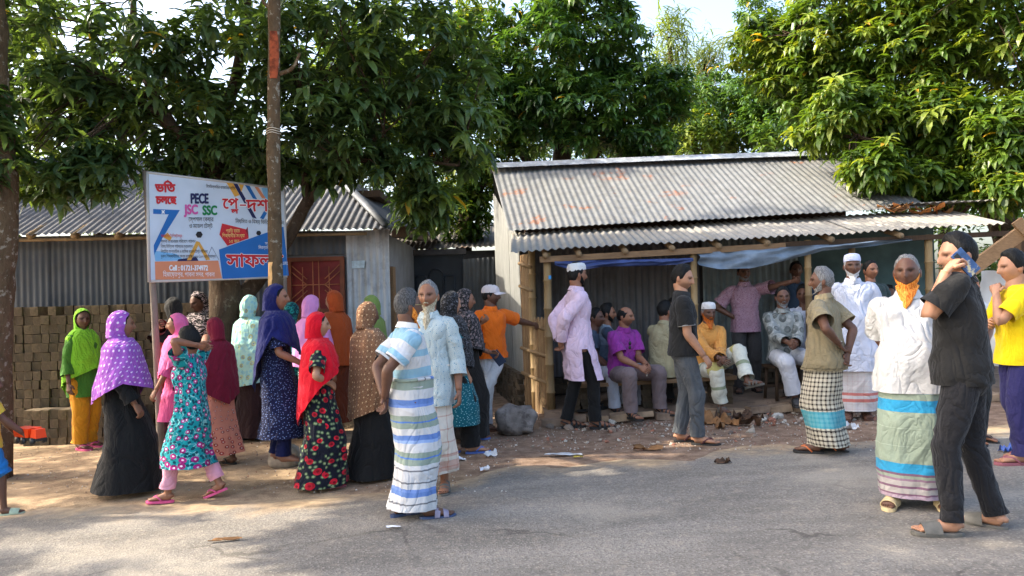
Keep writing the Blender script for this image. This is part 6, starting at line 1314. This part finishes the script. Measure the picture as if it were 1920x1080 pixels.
# ================================================================== SMALL THINGS
def rocky(name, c, r, m, seed, amp=.22, n=22, k=14, flat=.0, parent=None):
    ph = np.linspace(.03, PI - .03, k); th = np.arange(n) / n * 2 * PI
    D = np.stack([np.sin(ph)[:, None] * np.cos(th), np.sin(ph)[:, None] * np.sin(th), np.cos(ph)[:, None] + 0 * th], -1)
    Dq = np.sign(D) * np.abs(D) ** .75
    P = Dq * (1 + amp * fnoise(D * 1.6 + seed * 3.1, seed, 4))[..., None] * np.asarray(r); P[..., 2] = np.maximum(P[..., 2], -r[2] * .8)
    b = MB(); b.grid(P + np.asarray(c), closed=True, cap0=True, cap1=True); return b.build(name, m, parent)
ROCKM = simple('grey_rock', L(128, 120, 114), .95, .3, 9, .9, 22, stain=(L(72, 66, 62), 7, .8)); CONC = simple('rough_concrete', L(142, 132, 118), .95, .25, 8, .8, 24, stain=(L(96, 92, 70), 4, .7))
c = G(970, 818); s_ = c[1] / FPX
tag(rocky('rock', (c[0], c[1] + .12, c[2] + 27 * s_), (35 * s_, .17, 32 * s_), ROCKM, 5, .3), 'large rough grey rock at the corner of the bamboo screen', 'rock')
c = G(528, 878); tag(rocky('concrete_block', (c[0], c[1] + .12, c[2] + .085), (.155, .14, .115), CONC, 9, .16), 'rough concrete block under the barefoot navy woman', 'block')
# bench of planks on bricks
BENCH = empty('bench', (0, 0, 0), label='rough plank bench on stacked bricks under the seated men', cat='bench')
b = MB(); z = .026 * 1.75 + .135 + .30; b.box((1.62, 9.02, z), (.98, .16, .022), rot('y', -.026)); b.build('seat', PLANK, BENCH)
for x in (.78, 1.62, 2.44):
    for k in range(4):
        for q in (-1, 1): o = link('brick', b_ms[(k + q) % 3], BENCH, (x + q * .063, 9.02 + rg.normal(0, .01), .026 * x + .17 + k * .071)); o.rotation_euler = (0, 0, rg.normal(0, .08))
# stool
p = at(1466, 640, 9.05); z0 = gz(p[0], 9.05); ST = empty('stool', (p[0], 9.05, z0), R(12), label='worn wooden stool under the gaunt seated man', cat='stool')
b = MB(); b.box((0, 0, .395), (.19, .15, .018)); b.build('seat', DARKWOOD, ST)
for sx in (-1, 1):
    for sy in (-1, 1): b = MB(); tube(b, [(sx * .17, sy * .13, 0, .022), (sx * .145, sy * .11, .38, .022)], 1, 6); b.build('leg', DARKWOOD, ST)
for sy in (-1, 1): b = MB(); b.box((0, sy * .12, .15), (.155, .012, .018)); b.build('stretcher', DARKWOOD, ST)
# toy truck
q = BOY.world(BOY.Wr[1] + np.array([-.02, .05, -.05])); TOY = empty('toy_truck', q, R(-25), label='orange and black plastic toy truck in the small boy\'s hands', cat='toy')
PO = simple('orange_plastic', L(240, 70, 24), .35, .08, 5, 0); PK = simple('black_plastic', g(.02), .4, .1, 5, 0)
b = MB(); b.box((0, 0, .0), (.13, .045, .012)); b.build('chassis', PK, TOY)
b = MB(); b.box((.095, 0, .045), (.036, .045, .036), taper=.8); b.build('cab', PO, TOY)
b = MB(); b.box((-.045, 0, .05), (.085, .05, .036), taper=1.12); b.build('cargo_bed', PO, TOY)
for x in (-.09, -.02, .09):
    for y in (-1, 1): b = MB(); tube(b, [(x, y * .04, -.012, .028), (x, y * .058, -.012, .028)], 1, 12, ref=(1, 0, 0)); b.build('wheel', PK, TOY)
# phone at the ear
f = PHONE; d = nrm(f.Wr[-1] - f.E[-1]); q = f.world(f.hc + f.Rh @ (np.array([-.100, .022, -.040]) * f.hs)); PHN = empty('phone', q, f.face, label='mobile phone in a blue and yellow patterned case held to the ear', cat='phone')
PHN.rotation_euler = (R(-40), R(4), f.face + R(38))
b = MB(); b.box((0, 0, 0), (.0045, .038, .078)); b.build('screen', PK, PHN); b = MB(); b.box((-.0055, 0, 0), (.003, .0395, .080)); b.build('case', simple('phone_case', L(52, 84, 130), .4, .3, 30, 0, stain=(L(210, 196, 150), 26, 1.)), PHN); b = MB(); b.box((-.0095, .015, .05), (.002, .014, .02)); b.build('camera_bump', PK, PHN)
# wallet
f = WALLET; d = nrm(f.Wr[-1] - f.E[-1]); q = f.world(f.Wr[-1] + d * .10 + np.array([0, 0, -.03])); WL = empty('wallet', q, R(-20), label='dark blue phone wallet in the black gowned woman\'s hand', cat='wallet'); WL.rotation_euler = (R(12), R(-35), R(-12))
b = MB(); b.box((0, 0, 0), (.05, .009, .085)); b.build('cover', simple('blue_leather', L(44, 56, 78), .5, .1, 8, .1), WL)
# keys
f = PURPLE; q = f.world(f.Wr[-1] * .5 + f.Wr[1] * .5 + np.array([0, .06, -.05])); b = MB(); tube(b, [(q[0] + .018 * math.cos(a), q[1], q[2] + .018 * math.sin(a), .0025) for a in np.linspace(0, 2 * PI, 12)], 1, 5, ref=(0, 1, 0)); b.box(q + (0, 0, -.04), (.007, .002, .025)); tag(b.build('keys', simple('steel_key', g(.55), .3, .1, 5, 0, metal=.9)), 'small bunch of keys dangling from the purple shirted man\'s hands', 'keys')
# timber leaning at the right, white sheet, extra roof
p0, p1 = at(1812, 512, 7.7), at(1975, 392, 7.5); b = MB(); Mx = np.stack([nrm(p1 - p0), nrm(np.cross((0, 0, 1), p1 - p0)), nrm(np.cross(p1 - p0, np.cross((0, 0, 1), p1 - p0)))], 1)
TIM = empty('timber_frame', (0, 0, 0), label='heavy weathered timber beam slanting into the picture at the right edge', cat='beam')
b.box((p0 + p1) / 2, (np.linalg.norm(p1 - p0) / 2, .05, .065), Mx); b.build('beam', PLANK, TIM); b = MB(); q = p0 * .35 + p1 * .65; b.box(q + np.array([0, -.06, 0]), (.05, .03, .14), Mx); b.build('cleat', PLANK, TIM)
b = MB(); b.box(at(1906, 600, 8.0) + np.array([.1, 0, -.3]), (.05, .05, 1.2)); b.build('post', DARKWOOD, TIM)
n = 24; Q = []
for j, py in enumerate(np.linspace(512, 690, 12)):
    row = np.array([at(px, py + 5 * math.sin(px * .05), 8.6) for px in np.linspace(1838, 2010, n)]); row[:, 1] += .10 * fnoise(np.stack([np.linspace(0, 3, n), np.full(n, j * .25), np.zeros(n)], -1), 5); Q.append(row)
b = MB(); b.grid(np.array(Q)); tag(b.build('white_sheet', simple('white_plastic_sheet', L(196, 196, 192), .6, .12, 3, .4, 8)), 'dirty white plastic sheet hung behind the yellow boy', 'sheet')
# stones and gravel in front of the porch
STM = [simple('stone_%d' % i, c, .95, .25, 12, .5, 40) for i, c in enumerate((L(176, 164, 148), L(150, 132, 116), L(160, 110, 90), L(196, 190, 178), L(120, 108, 98)))]
sms = []
for i in range(10):
    o = rocky('stone', (0, 0, 0), (1, .8, .6), STM[i % 5], i + 2, .35, 8, 6); sms.append(o.data); bpy.data.objects.remove(o)
for me in sms:
    for p_ in me.polygons: p_.use_smooth = False
rs = np.random.default_rng(77); cnt = 0
while cnt < 260:
    px = rs.uniform(930, 1700); py = rs.uniform(776, 838) if px < 1420 else rs.uniform(765, 800)
    if rs.random() < (py - 800) / 50: continue
    p = G(px, py)
    if p[1] > 8.69: continue
    s_ = rs.uniform(.010, .026) if rs.random() < .85 else rs.uniform(.03, .06)
    o = link('stone', sms[int(rs.integers(10))], GROUND, (p[0], p[1], gz(p[0], p[1]) + s_ * .3)); o.scale = (s_,) * 3; o.rotation_euler = (rs.normal(0, .4), rs.normal(0, .4), rs.uniform(0, 6.28)); cnt += 1
base = np.array([[1, 0, 0], [-.6, .8, 0], [-.5, -.8, 0], [0, .1, .8], [.2, 0, -.5]]); F5 = [(0, 1, 3), (1, 2, 3), (2, 0, 3), (1, 0, 4), (2, 1, 4), (0, 2, 4)]
V = []; F = []; C = []
for i in range(3600):
    if i < 2400: px, py = rs.uniform(900, 1760), 772 + 75 * rs.random() ** 1.5
    else: px, py = rs.uniform(-20, 960), rs.uniform(800, 925)
    p = G(px, py)
    if p[1] > 8.7 and p[0] > .3: continue
    s_ = rs.uniform(.004, .012); V.append(base @ rot('z', rs.uniform(0, 6.28)).T * s_ + np.array([p[0], p[1], gz(p[0], p[1]) + s_ * .5])); k = len(V) - 1; F += [tuple(a + 5 * k for a in t_) for t_ in F5]; cc = np.array((L(176, 164, 150), L(150, 130, 112), L(196, 190, 180), L(140, 96, 80))[int(rs.integers(4))]) * rs.uniform(.7, 1.1); C += [cc] * 5
b = MB(); b.add(np.vstack(V), F, C=np.array(C), smooth=False); t = NT('gravel_mix'); t.col(t.n('Attribute', attribute_name='tint').outputs['Color']); t.rough(.95)
tag(b.build('gravel', t.m), 'loose gravel and brick chips scattered along the roadside', 'gravel', kind='stuff')
# litter
def crumple(name, px, py, w, h, m, label, cat, seed, lift=.01, amp=.03, rz=0., group=None):
    p = G(px, py); n = 10; u = np.linspace(-1, 1, n); X, Y = np.meshgrid(u, u); Z = amp * fnoise(np.stack([X * 1.4, Y * 1.4, 0 * X + seed], -1), seed, 3) + lift
    sh = 1 - .25 * np.abs(fnoise(np.stack([np.arctan2(Y, X), 0 * X, 0 * X + 3], -1), seed)); Q = np.stack([X * w * sh, Y * h * sh, np.maximum(Z, .002)], -1) @ rot('z', rz).T
    b = MB(); b.grid(Q); o = b.build(name, m, None, (p[0], p[1], gz(p[0], p[1]) + .012)); return tag(o, label, cat, group)
PAP = simple('white_paper', L(220, 224, 232), .8, .06, 5, 0); DRY = simple('dry_leaf', L(140, 100, 62), .85, .35, 9, .4, 20); DRYD = simple('dry_leaf_dark', L(84, 62, 46), .85, .35, 9, .4, 20); PLS = simple('clear_plastic', L(196, 198, 200), .3, .1, 5, .2)
crumple('paper_sheet', 856, 864, .08, .06, PAP, 'crumpled white paper on the ground below the teal dress', 'paper', 3, rz=.5)
crumple('paper_scrap', 909, 884, .05, .03, PAP, 'small white scrap on the road edge right of the paper', 'litter', 4); crumple('plastic_bag', 921, 857, .07, .04, PLS, 'clear crumpled plastic wrapper near the rock', 'litter', 5, amp=.05)
crumple('plastic_bag', 1057, 856, .18, .05, PLS, 'flat dusty plastic strip on the road edge', 'litter', 6, amp=.015); crumple('plastic_bag', 1596, 806, .07, .06, PLS, 'white plastic bag beside the checked lungi', 'litter', 7, amp=.07)
crumple('blue_wrapper', 1887, 849, .055, .05, simple('blue_wrapper', L(80, 110, 190), .4, .2, 9, 0), 'crumpled blue wrapper by the yellow boy\'s feet', 'litter', 8, amp=.06)
crumple('fallen_leaf', 424, 1017, .115, .022, DRY, 'long tan dead leaf lying on the asphalt', 'leaf', 9, amp=.012, rz=.15); crumple('fallen_leaf', 1355, 870, .075, .035, DRYD, 'curled dark brown dead leaf on the road', 'leaf', 10, amp=.08); crumple('fallen_leaf', 1215, 845, .15, .04, DRY, 'broken pale husk below the black polo man', 'leaf', 11, amp=.05)
crumple('fallen_leaf', 1085, 861, .05, .02, simple('yellow_leaf', L(196, 170, 70), .7), 'yellow leaf at the road edge', 'leaf', 12, amp=.01); crumple('paper_scrap', 738, 993, .055, .02, PAP, 'white smear of paper by the striped man\'s sandal', 'litter', 13, amp=.004)
for i, (px, py) in enumerate(((1330, 796), (1352, 790), (1372, 797), (1392, 788), (1350, 802), (1408, 799))): crumple('dry_banana_leaf', px, py, .13, .055, (DRY, DRYD)[i % 2], ('heap of dry brown banana leaves in front of the seated elder'), 'leaf', 20 + i, amp=.11, lift=.03, rz=i * 1.1, group='dry banana leaves by the porch')
# leaf litter on the porch roof
for i in range(14):
    px = rs.uniform(1660, 1780); py = 402 + rs.uniform(-6, 6); q = at(px, py, 9.95); n = 5; u = np.linspace(-1, 1, n); X, Y = np.meshgrid(u, u); b = MB(); Q = np.stack([X * .13, Y * .03 * (1 - X * X * .8), .05 * np.abs(X) + .03 * fnoise(np.stack([X, Y, 0 * X + i], -1), i)], -1) @ rot('z', rs.uniform(0, 3)).T
    b.grid(Q + q + np.array([0, 0, .05])); o = b.build('fallen_leaf', (DRY, simple('orange_leaf', L(190, 120, 60), .8))[i % 2]); tag(o, 'dead orange leaves lying on the porch roof', 'leaf', 'dead leaves on the porch roof')
# spare slippers under the bench, small sticker on the post
for i, (px, py) in enumerate(((1092, 772), (1118, 770))):
    p = G(px, py); SL = empty('slipper', p, R(-70 + 30 * i), label=('black slipper left under the bench nearest the screen', 'second black slipper left under the bench')[i], cat='slipper'); sandal(np.array([0, 0, .024]), np.eye(3), 1., 'flip', 1, 'sole', BLK, BLK, SL)
q = at(1031, 520, 9.22 - .056); b = MB(); b.box(q, (.016, .003, .022)); tag(b.build('sticker', simple('blue_sticker', L(60, 150, 210), .5)), 'small blue sticker on the front bamboo post', 'sticker')
